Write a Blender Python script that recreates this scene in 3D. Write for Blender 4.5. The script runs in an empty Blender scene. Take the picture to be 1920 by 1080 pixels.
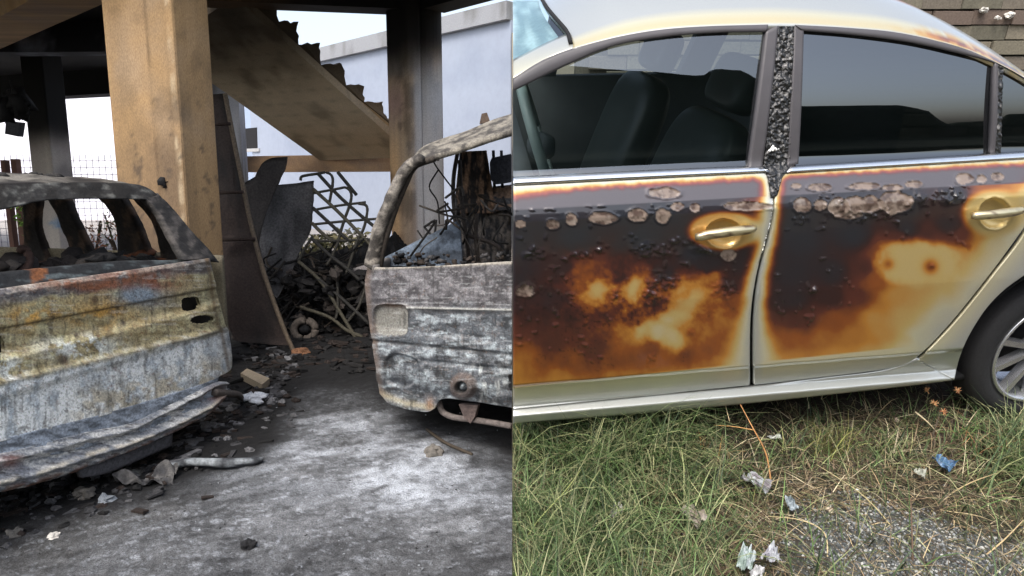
import bpy, math, random
import numpy as np
from mathutils import Matrix, Vector
random.seed(7); RNG = np.random.default_rng(11)
SC = bpy.context.scene
COL = SC.collection
# ------------------------------------------------------------------ camera, light
F = 1300.0; PT = math.atan(205/1300.0); EYE = 1.45
camd = bpy.data.cameras.new("camera"); cam = bpy.data.objects.new("camera", camd); COL.objects.link(cam)
cam.location = (0, 0, EYE); cam.rotation_euler = (math.pi/2-PT, 0, 0)
camd.sensor_width = 36; camd.lens = F/1920*36; camd.clip_end = 600; camd.clip_start = .05
SC.camera = cam
w = bpy.data.worlds.new("World"); SC.world = w; w.use_nodes = True
nt = w.node_tree; bg = nt.nodes["Background"]
sky = nt.nodes.new("ShaderNodeTexSky"); sky.sky_type = 'NISHITA'; sky.sun_disc = False
SUN_EL, SUN_AZ = math.radians(52), math.radians(200)     # azimuth measured clockwise from +Y
sky.sun_elevation = SUN_EL; sky.sun_rotation = SUN_AZ; sky.air_density = 1.0; sky.dust_density = 4.0; sky.ozone_density = 1.0
hs = nt.nodes.new('ShaderNodeHueSaturation'); hs.inputs['Saturation'].default_value = .62; hs.inputs['Value'].default_value = 1.25
nt.links.new(sky.outputs[0], hs.inputs['Color']); nt.links.new(hs.outputs[0], bg.inputs[0]); bg.inputs[1].default_value = 0.15
sl = bpy.data.lights.new("sun", 'SUN'); so = bpy.data.objects.new("sun", sl); COL.objects.link(so)
sl.energy = 0.9; sl.angle = math.radians(22); sl.color = (1, .97, .93)
sd = Vector((math.sin(SUN_AZ)*math.cos(SUN_EL), math.cos(SUN_AZ)*math.cos(SUN_EL), math.sin(SUN_EL)))
so.rotation_euler = sd.to_track_quat('Z', 'Y').to_euler()
SC.view_settings.view_transform = 'Standard'; SC.view_settings.look = 'None'
SC.view_settings.exposure = 0.85; SC.view_settings.gamma = 1
SC.cycles.max_bounces = 8; SC.cycles.transparent_max_bounces = 12
# ------------------------------------------------------------------ projection
FW = np.array([0, math.cos(PT), -math.sin(PT)]); UP = np.array([0, math.sin(PT), math.cos(PT)])
CAMW = np.array([0, 0, EYE])
def rays(uv):
    uv = np.asarray(uv, float)
    return FW + (uv[..., 0:1]-960)/F*np.array([1., 0, 0]) + (540-uv[..., 1:2])/F*UP
# the car on the grassy bank stands on ground that slopes: bank frame
TH = math.atan(205/1300)*0+math.atan((540+94)/1300)-PT
HB = 1.5
RX = np.array([[1, 0, 0], [0, math.cos(TH), -math.sin(TH)], [0, math.sin(TH), math.cos(TH)]])
CAMB = np.array([0, 0, HB])
def b2w(p): return CAMW + (np.asarray(p, float)-CAMB) @ RX.T
MB4 = Matrix(((1, 0, 0, 0), (0, math.cos(TH), -math.sin(TH), 0), (0, math.sin(TH), math.cos(TH), 0), (0, 0, 0, 1)))
_t = b2w([0, 0, 0]); MB4 = Matrix.Translation(Vector(_t)) @ MB4
def cray(uv, fr): 
    r = rays(uv)
    return (r @ RX, CAMB) if fr == 'B' else (r, CAMW)
def at(u, v, Y, fr='W'):
    r, c = cray(np.array([u, v]), fr); return c + r*(Y/r[1])
def onz(u, v, z=0., fr='W'):
    r, c = cray(np.array([u, v]), fr); return c + r*((z-c[2])/r[2])
def proj(P, fr='W'):
    P = np.asarray(P, float)
    if fr == 'B': P = b2w(P)
    q = P-CAMW; d = q@FW
    return 960+F*q[..., 0]/d, 540-F*(q@UP)/d
# ------------------------------------------------------------------ noise
def _h(ix, iy, iz, s):
    n = (ix*73856093 ^ iy*19349663 ^ iz*83492791 ^ s*2654435) & 0x7fffffff
    n = (n ^ (n >> 13))*1274126177 & 0x7fffffff
    n = (n ^ (n >> 15))*69069 & 0x7fffffff
    return ((n ^ (n >> 11)) & 0xffff)/65535.0
def vn(P, sc, seed=0):
    P = np.asarray(P, float)
    if P.shape[-1] == 2: P = np.concatenate([P, np.zeros(P.shape[:-1]+(1,))], -1)
    Q = P*sc; I = np.floor(Q).astype(np.int64); f = Q-I; f = f*f*(3-2*f)
    x, y, z = I[..., 0], I[..., 1], I[..., 2]; r = 0
    for a in (0, 1):
        for b in (0, 1):
            for c in (0, 1):
                wt = (f[..., 0] if a else 1-f[..., 0])*(f[..., 1] if b else 1-f[..., 1])*(f[..., 2] if c else 1-f[..., 2])
                r = r+wt*_h(x+a, y+b, z+c, seed)
    return r
def fbm(P, sc, o=4, seed=0, g=.55):
    r = 0; a = 1; t = 0
    for k in range(o): r = r+a*vn(P, sc*2.03**k, seed+k*17); t += a; a *= g
    return r/t
def ss(a, b, x): 
    t = np.clip((x-a)/(b-a), 0, 1); return t*t*(3-2*t)
def lin(*c):
    c = np.array(c, float)/255.; return np.where(c < .04045, c/12.92, ((c+.055)/1.055)**2.4)
def mix(a, b, t): 
    t = np.asarray(t)[..., None]; return a*(1-t)+b*t
# ------------------------------------------------------------------ materials
def newmat(name):
    m = bpy.data.materials.new(name); m.use_nodes = True; return m, m.node_tree, m.node_tree.nodes["Principled BSDF"]
def N(t, ty, **k):
    n = t.nodes.new(ty)
    for a, b in k.items(): setattr(n, a, b)
    return n
def vcmat(name, grain=60, amt=.35, rough=.85, bump=.4, bscale=None, metal=0., coat=0., alpha_metal=False, dist=.004, stretch=(1, 1, 1), spec=.4):
    m, t, p = newmat(name); L = t.links.new
    at_ = N(t, 'ShaderNodeVertexColor', layer_name='Col')
    tc = N(t, 'ShaderNodeTexCoord'); mp = N(t, 'ShaderNodeMapping'); mp.inputs['Scale'].default_value = stretch
    L(tc.outputs['Object'], mp.inputs[0])
    n1 = N(t, 'ShaderNodeTexNoise'); n1.inputs['Scale'].default_value = grain; n1.inputs['Detail'].default_value = 8; n1.inputs['Roughness'].default_value = .7
    L(mp.outputs[0], n1.inputs['Vector'])
    mr = N(t, 'ShaderNodeMapRange'); mr.inputs[1].default_value = .3; mr.inputs[2].default_value = .7
    mr.inputs[3].default_value = 1-amt; mr.inputs[4].default_value = 1+amt
    L(n1.outputs['Fac'], mr.inputs[0])
    mx = N(t, 'ShaderNodeVectorMath', operation='SCALE'); L(at_.outputs['Color'], mx.inputs[0]); L(mr.outputs[0], mx.inputs['Scale'])
    L(mx.outputs[0], p.inputs['Base Color'])
    p.inputs['Roughness'].default_value = rough; p.inputs['Metallic'].default_value = metal
    p.inputs['Specular IOR Level'].default_value = spec
    if alpha_metal: L(at_.outputs['Alpha'], p.inputs['Metallic'])
    if coat: p.inputs['Coat Weight'].default_value = coat; p.inputs['Coat Roughness'].default_value = .06
    if bump:
        bp = N(t, 'ShaderNodeBump'); bp.inputs['Strength'].default_value = bump; bp.inputs['Distance'].default_value = dist
        n2 = N(t, 'ShaderNodeTexNoise'); n2.inputs['Scale'].default_value = bscale or grain*.7; n2.inputs['Detail'].default_value = 6; n2.inputs['Roughness'].default_value = .65
        L(mp.outputs[0], n2.inputs['Vector']); L(n2.outputs['Fac'], bp.inputs['Height']); L(bp.outputs[0], p.inputs['Normal'])
    return m
M = {}
M['concrete'] = vcmat('scorched_concrete', 120, .3, .9, .5, dist=.003, stretch=(1, 1, .5))
M['char'] = vcmat('charred_metal', 55, .55, .8, .8, dist=.008)
M['scorched'] = vcmat('burnt_steel', 110, .6, .72, .8, bscale=70, dist=.004)
M['render'] = vcmat('painted_render', 6, .05, .9, .2)
M['asphalt'] = vcmat('ashy_asphalt', 170, .95, .92, .8, bscale=160, dist=.006)
M['soil'] = vcmat('dry_soil', 90, .5, .95, .9, dist=.01)
M['paint'] = vcmat('scorched_paint', 300, .05, .33, .05, metal=.5, coat=.7, alpha_metal=True, dist=.001)
M['crust'] = vcmat('melted_plastic', 160, .35, .28, .6, dist=.003, spec=.6)
M['leaf'] = vcmat('grass_blade', 40, .2, .6, 0)
M['stone'] = vcmat('broken_stone', 70, .3, .9, .5)
M['plastic'] = vcmat('crumpled_plastic', 60, .2, .3, .3, spec=.5)
def plain(name, col, rough=.5, metal=0., coat=0., bump=0., bs=80, amt=.1):
    m, t, p = newmat(name); L = t.links.new
    n = N(t, 'ShaderNodeTexNoise'); n.inputs['Scale'].default_value = bs; n.inputs['Detail'].default_value = 5
    tc = N(t, 'ShaderNodeTexCoord'); L(tc.outputs['Object'], n.inputs['Vector'])
    cr = N(t, 'ShaderNodeMapRange'); cr.inputs[3].default_value = 1-amt; cr.inputs[4].default_value = 1+amt; L(n.outputs['Fac'], cr.inputs[0])
    mx = N(t, 'ShaderNodeVectorMath', operation='SCALE'); mx.inputs[0].default_value = tuple(col); L(cr.outputs[0], mx.inputs['Scale'])
    L(mx.outputs[0], p.inputs['Base Color']); p.inputs['Roughness'].default_value = rough; p.inputs['Metallic'].default_value = metal
    p.inputs['Coat Weight'].default_value = coat
    if bump:
        b = N(t, 'ShaderNodeBump'); b.inputs['Strength'].default_value = bump; b.inputs['Distance'].default_value = .004
        L(n.outputs['Fac'], b.inputs['Height']); L(b.outputs[0], p.inputs['Normal'])
    return m
M['chrome'] = plain('satin_chrome', (.78, .8, .82), .16, 1.)
M['trim'] = plain('grey_window_trim', (.075, .07, .075), .5, amt=.2, bs=20)
M['rubber'] = plain('black_rubber', (.018, .018, .02), .75, bump=.3, bs=120, amt=.4)
M['gap'] = plain('dark_gap', (.006, .006, .007), .9)
M['alloy'] = plain('alloy_wheel', (.62, .63, .65), .25, .85, coat=.4)
M['cabin'] = plain('dark_cabin_trim', (.07, .078, .082), .8, amt=.3, bs=10)
M['wheelrim'] = plain('pale_wheel_leather', (.3, .36, .34), .35)
M['seat'] = plain('grey_green_leather', (.05, .06, .058), .45, amt=.2, bs=8)
def glassmat(name, tint, refl, fres=True, rg=.01):
    m, t, p = newmat(name); t.nodes.remove(p); L = t.links.new
    g = N(t, 'ShaderNodeBsdfGlossy'); g.inputs['Roughness'].default_value = rg; g.inputs['Color'].default_value = (.9, .95, 1, 1)
    tr = N(t, 'ShaderNodeBsdfTransparent'); tr.inputs['Color'].default_value = tint+(1,)
    fr = N(t, 'ShaderNodeFresnel'); fr.inputs['IOR'].default_value = 1.5
    ma = N(t, 'ShaderNodeMath', operation='ADD'); ma.inputs[1].default_value = refl; ma.use_clamp = True; L(fr.outputs[0], ma.inputs[0])
    mx = N(t, 'ShaderNodeMixShader'); mx.inputs[0].default_value = refl
    if fres: L(ma.outputs[0], mx.inputs[0])
    L(tr.outputs[0], mx.inputs[1]); L(g.outputs[0], mx.inputs[2])
    L(mx.outputs[0], t.nodes['Material Output'].inputs[0]); return m
M['glass'] = glassmat('tinted_glass', (.46, .53, .53), .10)
M['glass_dark'] = glassmat('dark_film_glass', (.012, .014, .016), .12)
M['glass_ws'] = glassmat('windscreen_glass', (.8, .92, .92), .22, False, .05)
# ------------------------------------------------------------------ objects
def tag(o, label=None, cat=None, group=None, kind=None):
    if label: o['label'] = label
    if cat: o['category'] = cat
    if group: o['group'] = group
    if kind: o['kind'] = kind
    return o
ORG = {}
def place(o, org, fr):
    m = Matrix.Translation(Vector(org)); o.matrix_world = (MB4 @ m) if fr == 'B' else m
    ORG[o.name] = (np.array(org, float), fr)
def thing(name, label, cat, org, fr='W', group=None):
    o = bpy.data.objects.new(name, None); COL.objects.link(o); o.empty_display_size = .2; place(o, org, fr)
    return tag(o, label, cat, group)
def mesh(name, V, Fc, mat, parent=None, cols=None, smooth=True, fr='W', org=None, label=None, cat=None, group=None, kind=None):
    V = np.asarray(V, float)
    root = parent
    while root is not None and root.parent is not None: root = root.parent
    if root is not None: o0, fr = ORG[root.name]
    else: o0 = np.array(org if org is not None else (V[:, 0].mean(), V[:, 1].mean(), V[:, 2].min()))
    if fr == 'B' and root is not None and root.name.startswith('silver_car'): V = V.copy(); V[:, 0] = np.maximum(V[:, 0], .003)
    me = bpy.data.meshes.new(name)
    if isinstance(Fc, np.ndarray):
        k = Fc.shape[1]; nf = len(Fc)
        me.vertices.add(len(V)); me.vertices.foreach_set('co', (V-o0).astype(np.float32).ravel())
        me.loops.add(nf*k); me.loops.foreach_set('vertex_index', Fc.astype(np.int32).ravel())
        me.polygons.add(nf); me.polygons.foreach_set('loop_start', np.arange(0, nf*k, k, dtype=np.int32))
        me.update(calc_edges=True)
    else:
        me.from_pydata((V-o0).tolist(), [], [tuple(int(i) for i in f) for f in Fc])
    me.validate()
    if cols is not None:
        cols = np.asarray(cols, float)
        if cols.ndim == 1: cols = np.tile(cols, (len(V), 1))
        if cols.shape[1] == 3: cols = np.concatenate([cols, np.ones((len(cols), 1))], 1)
        ca = me.color_attributes.new('Col', 'FLOAT_COLOR', 'POINT'); ca.data.foreach_set('color', cols.astype(np.float32).ravel())
    me.polygons.foreach_set('use_smooth', np.full(len(me.polygons), smooth))
    me.materials.append(mat)
    o = bpy.data.objects.new(name, me); COL.objects.link(o)
    if parent is not None: o.parent = parent
    if root is None: place(o, o0, fr)
    return tag(o, label, cat, group, kind)
class G:                                  # collects geometry for ONE mesh
    def __init__(s): s.V = []; s.F = []; s.C = []; s.n = 0
    def add(s, V, Fc, C=None):
        V = np.asarray(V, float).reshape(-1, 3); s.V.append(V); s.F += [tuple(int(i)+s.n for i in f) for f in Fc]
        if C is None: C = np.array([.1, .1, .1])
        C = np.asarray(C, float); s.C.append(np.tile(C, (len(V), 1)) if C.ndim == 1 else C); s.n += len(V); return s
    def build(s, name, mat, parent=None, colfn=None, **k):
        V = np.concatenate(s.V); C = np.concatenate(s.C)
        if colfn: C = colfn(V)
        return mesh(name, V, s.F, mat, parent, C, **k)
def gfaces(nr, nc, mask=None, flip=False):
    i = np.arange(nr*nc).reshape(nr, nc)
    f = np.stack([i[:-1, :-1], i[1:, :-1], i[1:, 1:], i[:-1, 1:]], -1).reshape(-1, 4)
    if flip: f = f[:, ::-1]
    if mask is not None: f = f[mask.reshape(-1)]
    return f
def shell(P, thick, nrm, mask=None):
    """P (nr,nc,3) grid -> closed slab of given thickness behind it"""
    nr, nc = P.shape[:2]; Q = P-np.asarray(nrm)*thick
    V = np.concatenate([P.reshape(-1, 3), Q.reshape(-1, 3)]); f1 = gfaces(nr, nc, mask); f2 = gfaces(nr, nc, mask, True)+nr*nc
    i = np.arange(nr*nc).reshape(nr, nc); b = []
    for r in (i[0], i[-1][::-1], i[:, 0][::-1], i[:, -1]):
        b.append(np.stack([r[:-1], r[1:], r[1:]+nr*nc, r[:-1]+nr*nc], -1))
    return V, np.concatenate([f1, f2]+b)
def cr(pts, n=24):
    p = np.asarray(pts, float)
    if len(p) < 3: return np.array([p[0]+(p[-1]-p[0])*t for t in np.linspace(0, 1, n)])
    q = np.vstack([2*p[0]-p[1], p, 2*p[-1]-p[-2]]); out = []
    for k in range(1, len(q)-2):
        for t in np.linspace(0, 1, n, endpoint=False):
            a, b, c, d = q[k-1], q[k], q[k+1], q[k+2]
            out.append(.5*((2*b)+(c-a)*t+(2*a-5*b+4*c-d)*t*t+(3*b-a-3*c+d)*t**3))
    out.append(p[-1]); return np.array(out)
def resam(pts, n, smooth=True):
    c = cr(pts) if smooth else np.asarray(pts, float)
    d = np.r_[0, np.cumsum(np.linalg.norm(np.diff(c, axis=0), axis=1))]; t = np.linspace(0, d[-1], n)
    return np.stack([np.interp(t, d, c[:, k]) for k in range(c.shape[1])], -1)
def coons(top, bot, left, right, nu, nv, smooth=True):
    T = resam(top, nu, smooth); B = resam(bot, nu, smooth)
    Lf = resam(left if left is not None else [top[0], bot[0]], nv, smooth); Rt = resam(right if right is not None else [top[-1], bot[-1]], nv, smooth)
    a = np.linspace(0, 1, nu)[None, :, None]; b = np.linspace(0, 1, nv)[:, None, None]
    return (1-b)*T[None]+b*B[None]+(1-a)*Lf[:, None]+a*Rt[:, None]-((1-a)*(1-b)*T[0]+a*(1-b)*T[-1]+(1-a)*b*B[0]+a*b*B[-1])
class Surf:
    def __init__(s, o, L, Nn, prof, fr='W'):
        s.o = np.array(o, float); s.L = np.array(L, float)/np.linalg.norm(L); s.N = np.array(Nn, float)/np.linalg.norm(Nn); s.prof = prof; s.fr = fr
    def map(s, uv, off=0.):
        r, c = cray(uv, s.fr); n = np.zeros(r.shape[:-1])
        for k in range(14):
            t = ((s.o-c)@s.N+n)/(r@s.N); P = c+r*t[..., None]
            q = P-s.o; n = .5*n+.5*(s.prof(q@s.L, P[..., 2])+off) if k else s.prof(q@s.L, P[..., 2])+off
        return P
def tube(path, r, k=8, close=True):
    p = np.asarray(path, float); n = len(p); rr = np.broadcast_to(np.asarray(r, float), (n,))
    T = np.gradient(p, axis=0); T /= np.linalg.norm(T, axis=1)[:, None]+1e-9
    a = np.array([0, 0, 1.]) if abs(T[0][2]) < .9 else np.array([1., 0, 0]); V = []
    for i in range(n):
        x = np.cross(T[i], a); x /= np.linalg.norm(x)+1e-9; y = np.cross(T[i], x); a = -np.cross(T[i], x) if False else a
        for j in range(k):
            an = 2*math.pi*j/k; V.append(p[i]+rr[i]*(math.cos(an)*x+math.sin(an)*y))
    Fc = [(i*k+j, i*k+(j+1) % k, (i+1)*k+(j+1) % k, (i+1)*k+j) for i in range(n-1) for j in range(k)]
    if close: Fc += [tuple(range(k))[::-1], tuple((n-1)*k+j for j in range(k))]
    return np.array(V), Fc
def hexa(c):                              # 8 corners: bottom 4 then top 4
    return np.array(c, float), [(0, 3, 2, 1), (4, 5, 6, 7), (0, 1, 5, 4), (1, 2, 6, 5), (2, 3, 7, 6), (3, 0, 4, 7)]
def box(x0, x1, y0, y1, z0, z1):
    return hexa([(x0, y0, z0), (x1, y0, z0), (x1, y1, z0), (x0, y1, z0), (x0, y0, z1), (x1, y0, z1), (x1, y1, z1), (x0, y1, z1)])
def prismgrid(foot, z0, z1, step, bev=.02):
    """column with bevelled corners and a dense wall grid. foot ccw (n,2)"""
    f = np.array(foot, float); n = len(f); pts = []
    for i in range(n):
        a, b, c = f[i-1], f[i], f[(i+1) % n]
        d1 = (a-b)/np.linalg.norm(a-b); d2 = (c-b)/np.linalg.norm(c-b)
        pts += [b+d1*bev, b+(d1+d2)*bev*.3, b+d2*bev]
    ring = []
    for i in range(len(pts)):
        a, b = pts[i], pts[(i+1) % len(pts)]; k = max(1, int(np.linalg.norm(b-a)/step))
        ring += [a+(b-a)*t/k for t in range(k)]
    ring = np.array(ring); nz = max(2, int((z1-z0)/step)); zs = np.linspace(z0, z1, nz); m = len(ring)
    V = np.concatenate([np.c_[ring, np.full(m, z)] for z in zs])
    Fc = [(i*m+j, i*m+(j+1) % m, (i+1)*m+(j+1) % m, (i+1)*m+j) for i in range(nz-1) for j in range(m)]
    Fc += [tuple(range(m))[::-1], tuple((nz-1)*m+j for j in range(m))]
    return V, Fc
def slabgrid(p0, eu, ev, ew, step):
    """box p0 + a*eu + b*ev + c*ew with gridded faces (dense enough for vertex stains)"""
    p0, eu, ev, ew = (np.array(x, float) for x in (p0, eu, ev, ew)); g = G()
    def face(o, a, b):
        na = max(2, int(np.linalg.norm(a)/step)+1); nb = max(2, int(np.linalg.norm(b)/step)+1)
        A = np.linspace(0, 1, na)[None, :, None]; B = np.linspace(0, 1, nb)[:, None, None]
        P = o+A*a+B*b; g.add(P.reshape(-1, 3), gfaces(nb, na).tolist())
    face(p0, eu, ev); face(p0+ew, ev, eu); face(p0, ev, ew); face(p0+eu, ew, ev); face(p0, ew, eu); face(p0+ev, eu, ew)
    return g
def rock(c, r, seed, sq=.7, rough=.5, sub=1):
    rg = np.random.default_rng(seed); n = 10*sub; V = []; Fc = []
    for i in range(n//2+1):
        th = math.pi*i/(n//2)
        for j in range(n):
            ph = 2*math.pi*j/n; V.append((math.sin(th)*math.cos(ph), math.sin(th)*math.sin(ph), math.cos(th)))
    V = np.array(V); k = 1+rough*(vn(V+seed*7.3, 1.6, seed)-.5)*2+rough*.5*(vn(V+seed*3.1, 4, seed+5)-.5)*2
    V = V*k[:, None]*np.array(r)*np.array([1, 1, sq]); h = n//2+1
    a = rg.uniform(0, 6.28); R = np.array([[math.cos(a), -math.sin(a), 0], [math.sin(a), math.cos(a), 0], [0, 0, 1]])
    V = V@R.T+np.array(c)
    Fc = [(i*n+j, (i+1)*n+j, (i+1)*n+(j+1) % n, i*n+(j+1) % n) for i in range(h-1) for j in range(n)]
    return V, Fc
def polyslab(P, d):                       # flat polygon points (n,3) extruded by vector d
    P = np.asarray(P, float); n = len(P); V = np.concatenate([P, P+np.asarray(d, float)])
    return V, [tuple(range(n))[::-1], tuple(range(n, 2*n))]+[(i, (i+1) % n, (i+1) % n+n, i+n) for i in range(n)]
# =================================================================== LEFT: burnt car port
# ---- ground
def ground_base():
    n = 50; x = np.linspace(-200, 200, n); X, Y = np.meshgrid(x, x+100); V = np.stack([X, Y, np.full_like(X, -.03)], -1).reshape(-1, 3)
    c = mix(lin(120, 112, 100), lin(90, 95, 70), fbm(V, .1, 3)); mesh('ground', V, gfaces(n, n, flip=True), M['soil'], cols=c, kind='structure', org=(0, 0, 0))
ground_base()
def ash_col(V):
    u, v = proj(np.where(V[:, 1:2] < .6, np.array([0, .6, 0]), V))
    wob = (fbm(V, 1.1, 4, 3)-.5)*190
    # ash lies in an open patch in front, soot elsewhere
    edge = np.interp(u, [-900, 0, 300, 480, 560, 700, 800, 960], [1150, 1010, 930, 850, 745, 715, 790, 850])
    d = v+wob*.8-edge; a = ss(-50, 110, d)
    a *= 1-.5*ss(950, 1080, v+wob)
    core = np.exp(-(((u-640)/300)**2+((v-850+wob*.5)/80)**2))+.8*np.exp(-(((u-890)/170)**2+((v-905+wob*.4)/55)**2))
    fine = fbm(V*np.array([1, .7, 1]), 26, 4, 9, .8); med = fbm(V, 3.2, 4, 77)
    VR = np.stack([V[:, 0]*.9+V[:, 1]*.44, (-V[:, 0]*.44+V[:, 1]*.9)*2.4, 0*V[:, 0]], -1); strk = fbm(VR, 4.5, 4, 301, .7); a = a*(.62+.38*ss(.3, .6, strk)); core = core*(.35+.9*ss(.38, .62, strk*.6+.4*fbm(V, 5, 4, 303)))
    base = mix(lin(17, 17, 18), lin(134, 136, 139), a*(.35+.65*ss(.3, .68, fine*.6+.4*med)))
    c = mix(base, lin(186, 192, 200), np.clip(core*.95*a, 0, 1)*(.3+.7*ss(.3, .62, fine*.55+.45*med+.03)))
    sp = ss(.66, .85, vn(V, 60, 5)); c = mix(c, lin(180, 186, 194), sp*.4*a)
    c = mix(c, lin(34, 35, 37), ss(.6, .74, fine*.75+.25*med)*.6); c = mix(c, lin(40, 40, 42), ss(.56, .72, fbm(V, 1.6, 4, 210))*.45*a)
    c = mix(c, lin(24, 24, 25), ss(.56, .68, fbm(VR, 9, 4, 305, .75))*.5); c = mix(c, lin(200, 206, 214), ss(.63, .74, fbm(VR, 14, 4, 306, .8))*.5*a)
    dirt = ss(.5, .8, fbm(V, 1.1, 3, 40))*a; c = mix(c, lin(88, 84, 76), dirt*.35)
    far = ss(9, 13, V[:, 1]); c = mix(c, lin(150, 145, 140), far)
    return c
def yard():
    xs = np.r_[-np.geomspace(24, 4.2, 26), np.linspace(-4.15, 0, 360)]; ys = np.r_[np.linspace(-6, 1.5, 20), np.geomspace(1.52, 9, 430), np.geomspace(9.3, 60, 30)]
    X, Y = np.meshgrid(xs, ys); V = np.stack([X, Y, np.zeros_like(X)], -1).reshape(-1, 3)
    V[:, 2] += (fbm(V, 2.5, 4, 8)-.5)*.03+(vn(V, 28, 4)-.5)*.008
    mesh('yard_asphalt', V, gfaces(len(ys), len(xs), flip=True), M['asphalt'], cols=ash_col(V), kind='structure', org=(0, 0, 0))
yard()
# ---- scorched concrete frame
def board(V, a=(170, 132, 84), b=(120, 92, 60), soot0=9, soot1=9.1, seed=0, grey=.0):
    q = V*np.array([7, 7, .35]); st = fbm(q, 1., 3, seed); st2 = fbm(V*np.array([22, 22, .5]), 1., 2, seed+3)
    c = mix(lin(*b), lin(*a), ss(.3, .7, st*.6+st2*.4))
    c = mix(c, lin(135, 130, 125), ss(.45, .75, fbm(V, 2.2, 4, seed+9))*(.25+grey))
    c = c*(.9+.2*vn(V*np.array([34, 34, .5]), 1., seed+1))[:, None]
    s = ss(soot0, soot1, V[:, 2]+(fbm(V, 1.5, 3, seed+5)-.5)*.7)
    return mix(c, lin(24, 22, 22), s*.93)
phi = math.radians(17)
c0 = np.array([-2.29, 4.9]); l1 = np.array([-math.cos(phi), math.sin(phi)])*.6; r1 = np.array([math.sin(phi), math.cos(phi)])*.36
def colA(V):
    c = board(V, (164, 134, 96), (152, 124, 88), 9, 9.5, 3)
    ed = np.abs((V[:, 0]-c0[0])*1+(V[:, 1]-c0[1])*.0)
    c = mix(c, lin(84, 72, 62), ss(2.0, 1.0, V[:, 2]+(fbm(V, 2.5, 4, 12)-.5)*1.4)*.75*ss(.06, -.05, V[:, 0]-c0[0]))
    c = mix(c, lin(190, 172, 142), ss(.02, .006, np.abs(V[:, 0]-c0[0]+.03+.03*(fbm(V, 4, 3, 6)-.5)))*ss(.35, .6, fbm(V, 9, 3, 31))*.7)
    c = mix(c, lin(110, 92, 70), ss(.5, .72, fbm(V*np.array([2.5, 2.5, 1.6]), 1.2, 5, 71, .7))*.4); c = mix(c, lin(58, 50, 44), ss(.54, .72, fbm(V, 1.8, 5, 72, .65))*.4); jt = np.abs((V[:, 2]*1.6) % 1-.5); c = c*(1-.18*ss(.488, .497, jt))[:, None]; c = mix(c, lin(62, 56, 52), ss(.6, .7, fbm(V, 9, 4, 73, .75))*ss(2.3, 1.7, V[:, 2])*.6)
    vs = np.abs(V[:, 0]-(c0[0]-.22)+.02*(fbm(V, 3, 3, 2)-.5)); c = mix(c, lin(70, 52, 36), ss(.012, .004, vs)*.5)
    return c
V, Fc = prismgrid([c0, c0+r1, c0+r1+l1, c0+l1], 0, 3.46, .022)
t = thing('concrete_column', 'thick tan board-marked concrete column rising behind the burnt hatchback', 'column', (c0[0]-.2, c0[1]+.2, 0))
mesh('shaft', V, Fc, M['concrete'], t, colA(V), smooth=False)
V, Fc = rock((c0[0]-.16, c0[1]+.055, 1.42), .035, 5, 1., .9); mesh('spall_hole', V, Fc, M['gap'], t)
def colB(V):
    c = board(V, (190, 166, 136), (146, 130, 118), 2.35, 3.2, 21, .5)
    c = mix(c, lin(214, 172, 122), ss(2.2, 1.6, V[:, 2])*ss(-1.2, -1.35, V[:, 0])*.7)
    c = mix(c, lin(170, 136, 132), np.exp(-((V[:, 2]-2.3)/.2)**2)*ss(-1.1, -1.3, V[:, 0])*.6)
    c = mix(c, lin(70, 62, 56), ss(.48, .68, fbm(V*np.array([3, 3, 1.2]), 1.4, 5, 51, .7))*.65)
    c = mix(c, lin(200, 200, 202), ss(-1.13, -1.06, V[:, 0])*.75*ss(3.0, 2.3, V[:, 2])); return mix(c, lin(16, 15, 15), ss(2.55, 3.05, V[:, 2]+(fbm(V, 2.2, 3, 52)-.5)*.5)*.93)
Y0 = 8.0
cx = lambda u: (u-960)/1316*Y0
t = thing('concrete_column', 'sooty stepped concrete column at the foot of the stairs, black at its top', 'column', (cx(770), 8.1, 0))
V, Fc = prismgrid([(cx(728), 8.12), (cx(768), 7.98), (cx(792), 8.04), (cx(792), 8.5), (cx(728), 8.5)], 0, 3.43, .03)
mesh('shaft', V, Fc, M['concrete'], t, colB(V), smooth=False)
g = G(); k = 14
ring = [(cx(792)+.006+.2*(1-math.cos(a)) if False else cx(792)+.22*math.sin(a)*1.0, 8.25-.2*math.cos(a)) for a in np.linspace(0.05, math.pi-.05, k)]
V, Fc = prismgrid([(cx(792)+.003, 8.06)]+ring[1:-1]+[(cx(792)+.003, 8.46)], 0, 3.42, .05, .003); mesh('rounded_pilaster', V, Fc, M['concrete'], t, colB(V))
def blk(V): return mix(lin(14, 13, 13), lin(48, 46, 46), ss(.55, .75, fbm(V, 2.5, 4, 7))*.6)
# column 2 in the back, left
def colC(V):
    c = board(V, (190, 182, 172), (160, 150, 145), 1.75, 2.35, 31, .6)
    s_ = ss(1.9, 2.4, V[:, 2]+(fbm(V, 2, 3, 5)-.5)*.4); c = mix(c, lin(10, 10, 10), s_*.97)
    return mix(c, lin(120, 150, 180), ss(.6, .7, fbm(V, 4, 3, 3))*ss(1.0, .7, V[:, 2])*.9)
V, Fc = prismgrid([(-7.38, 10.8), (-7.0, 10.72), (-6.93, 11.1), (-7.3, 11.2)], 0, 3.3, .05); mesh('concrete_column', V, Fc, M['concrete'], None, colC(V), smooth=False,
   label='distant soot-blackened column seen above the burnt hatchback roof', cat='column')
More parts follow.
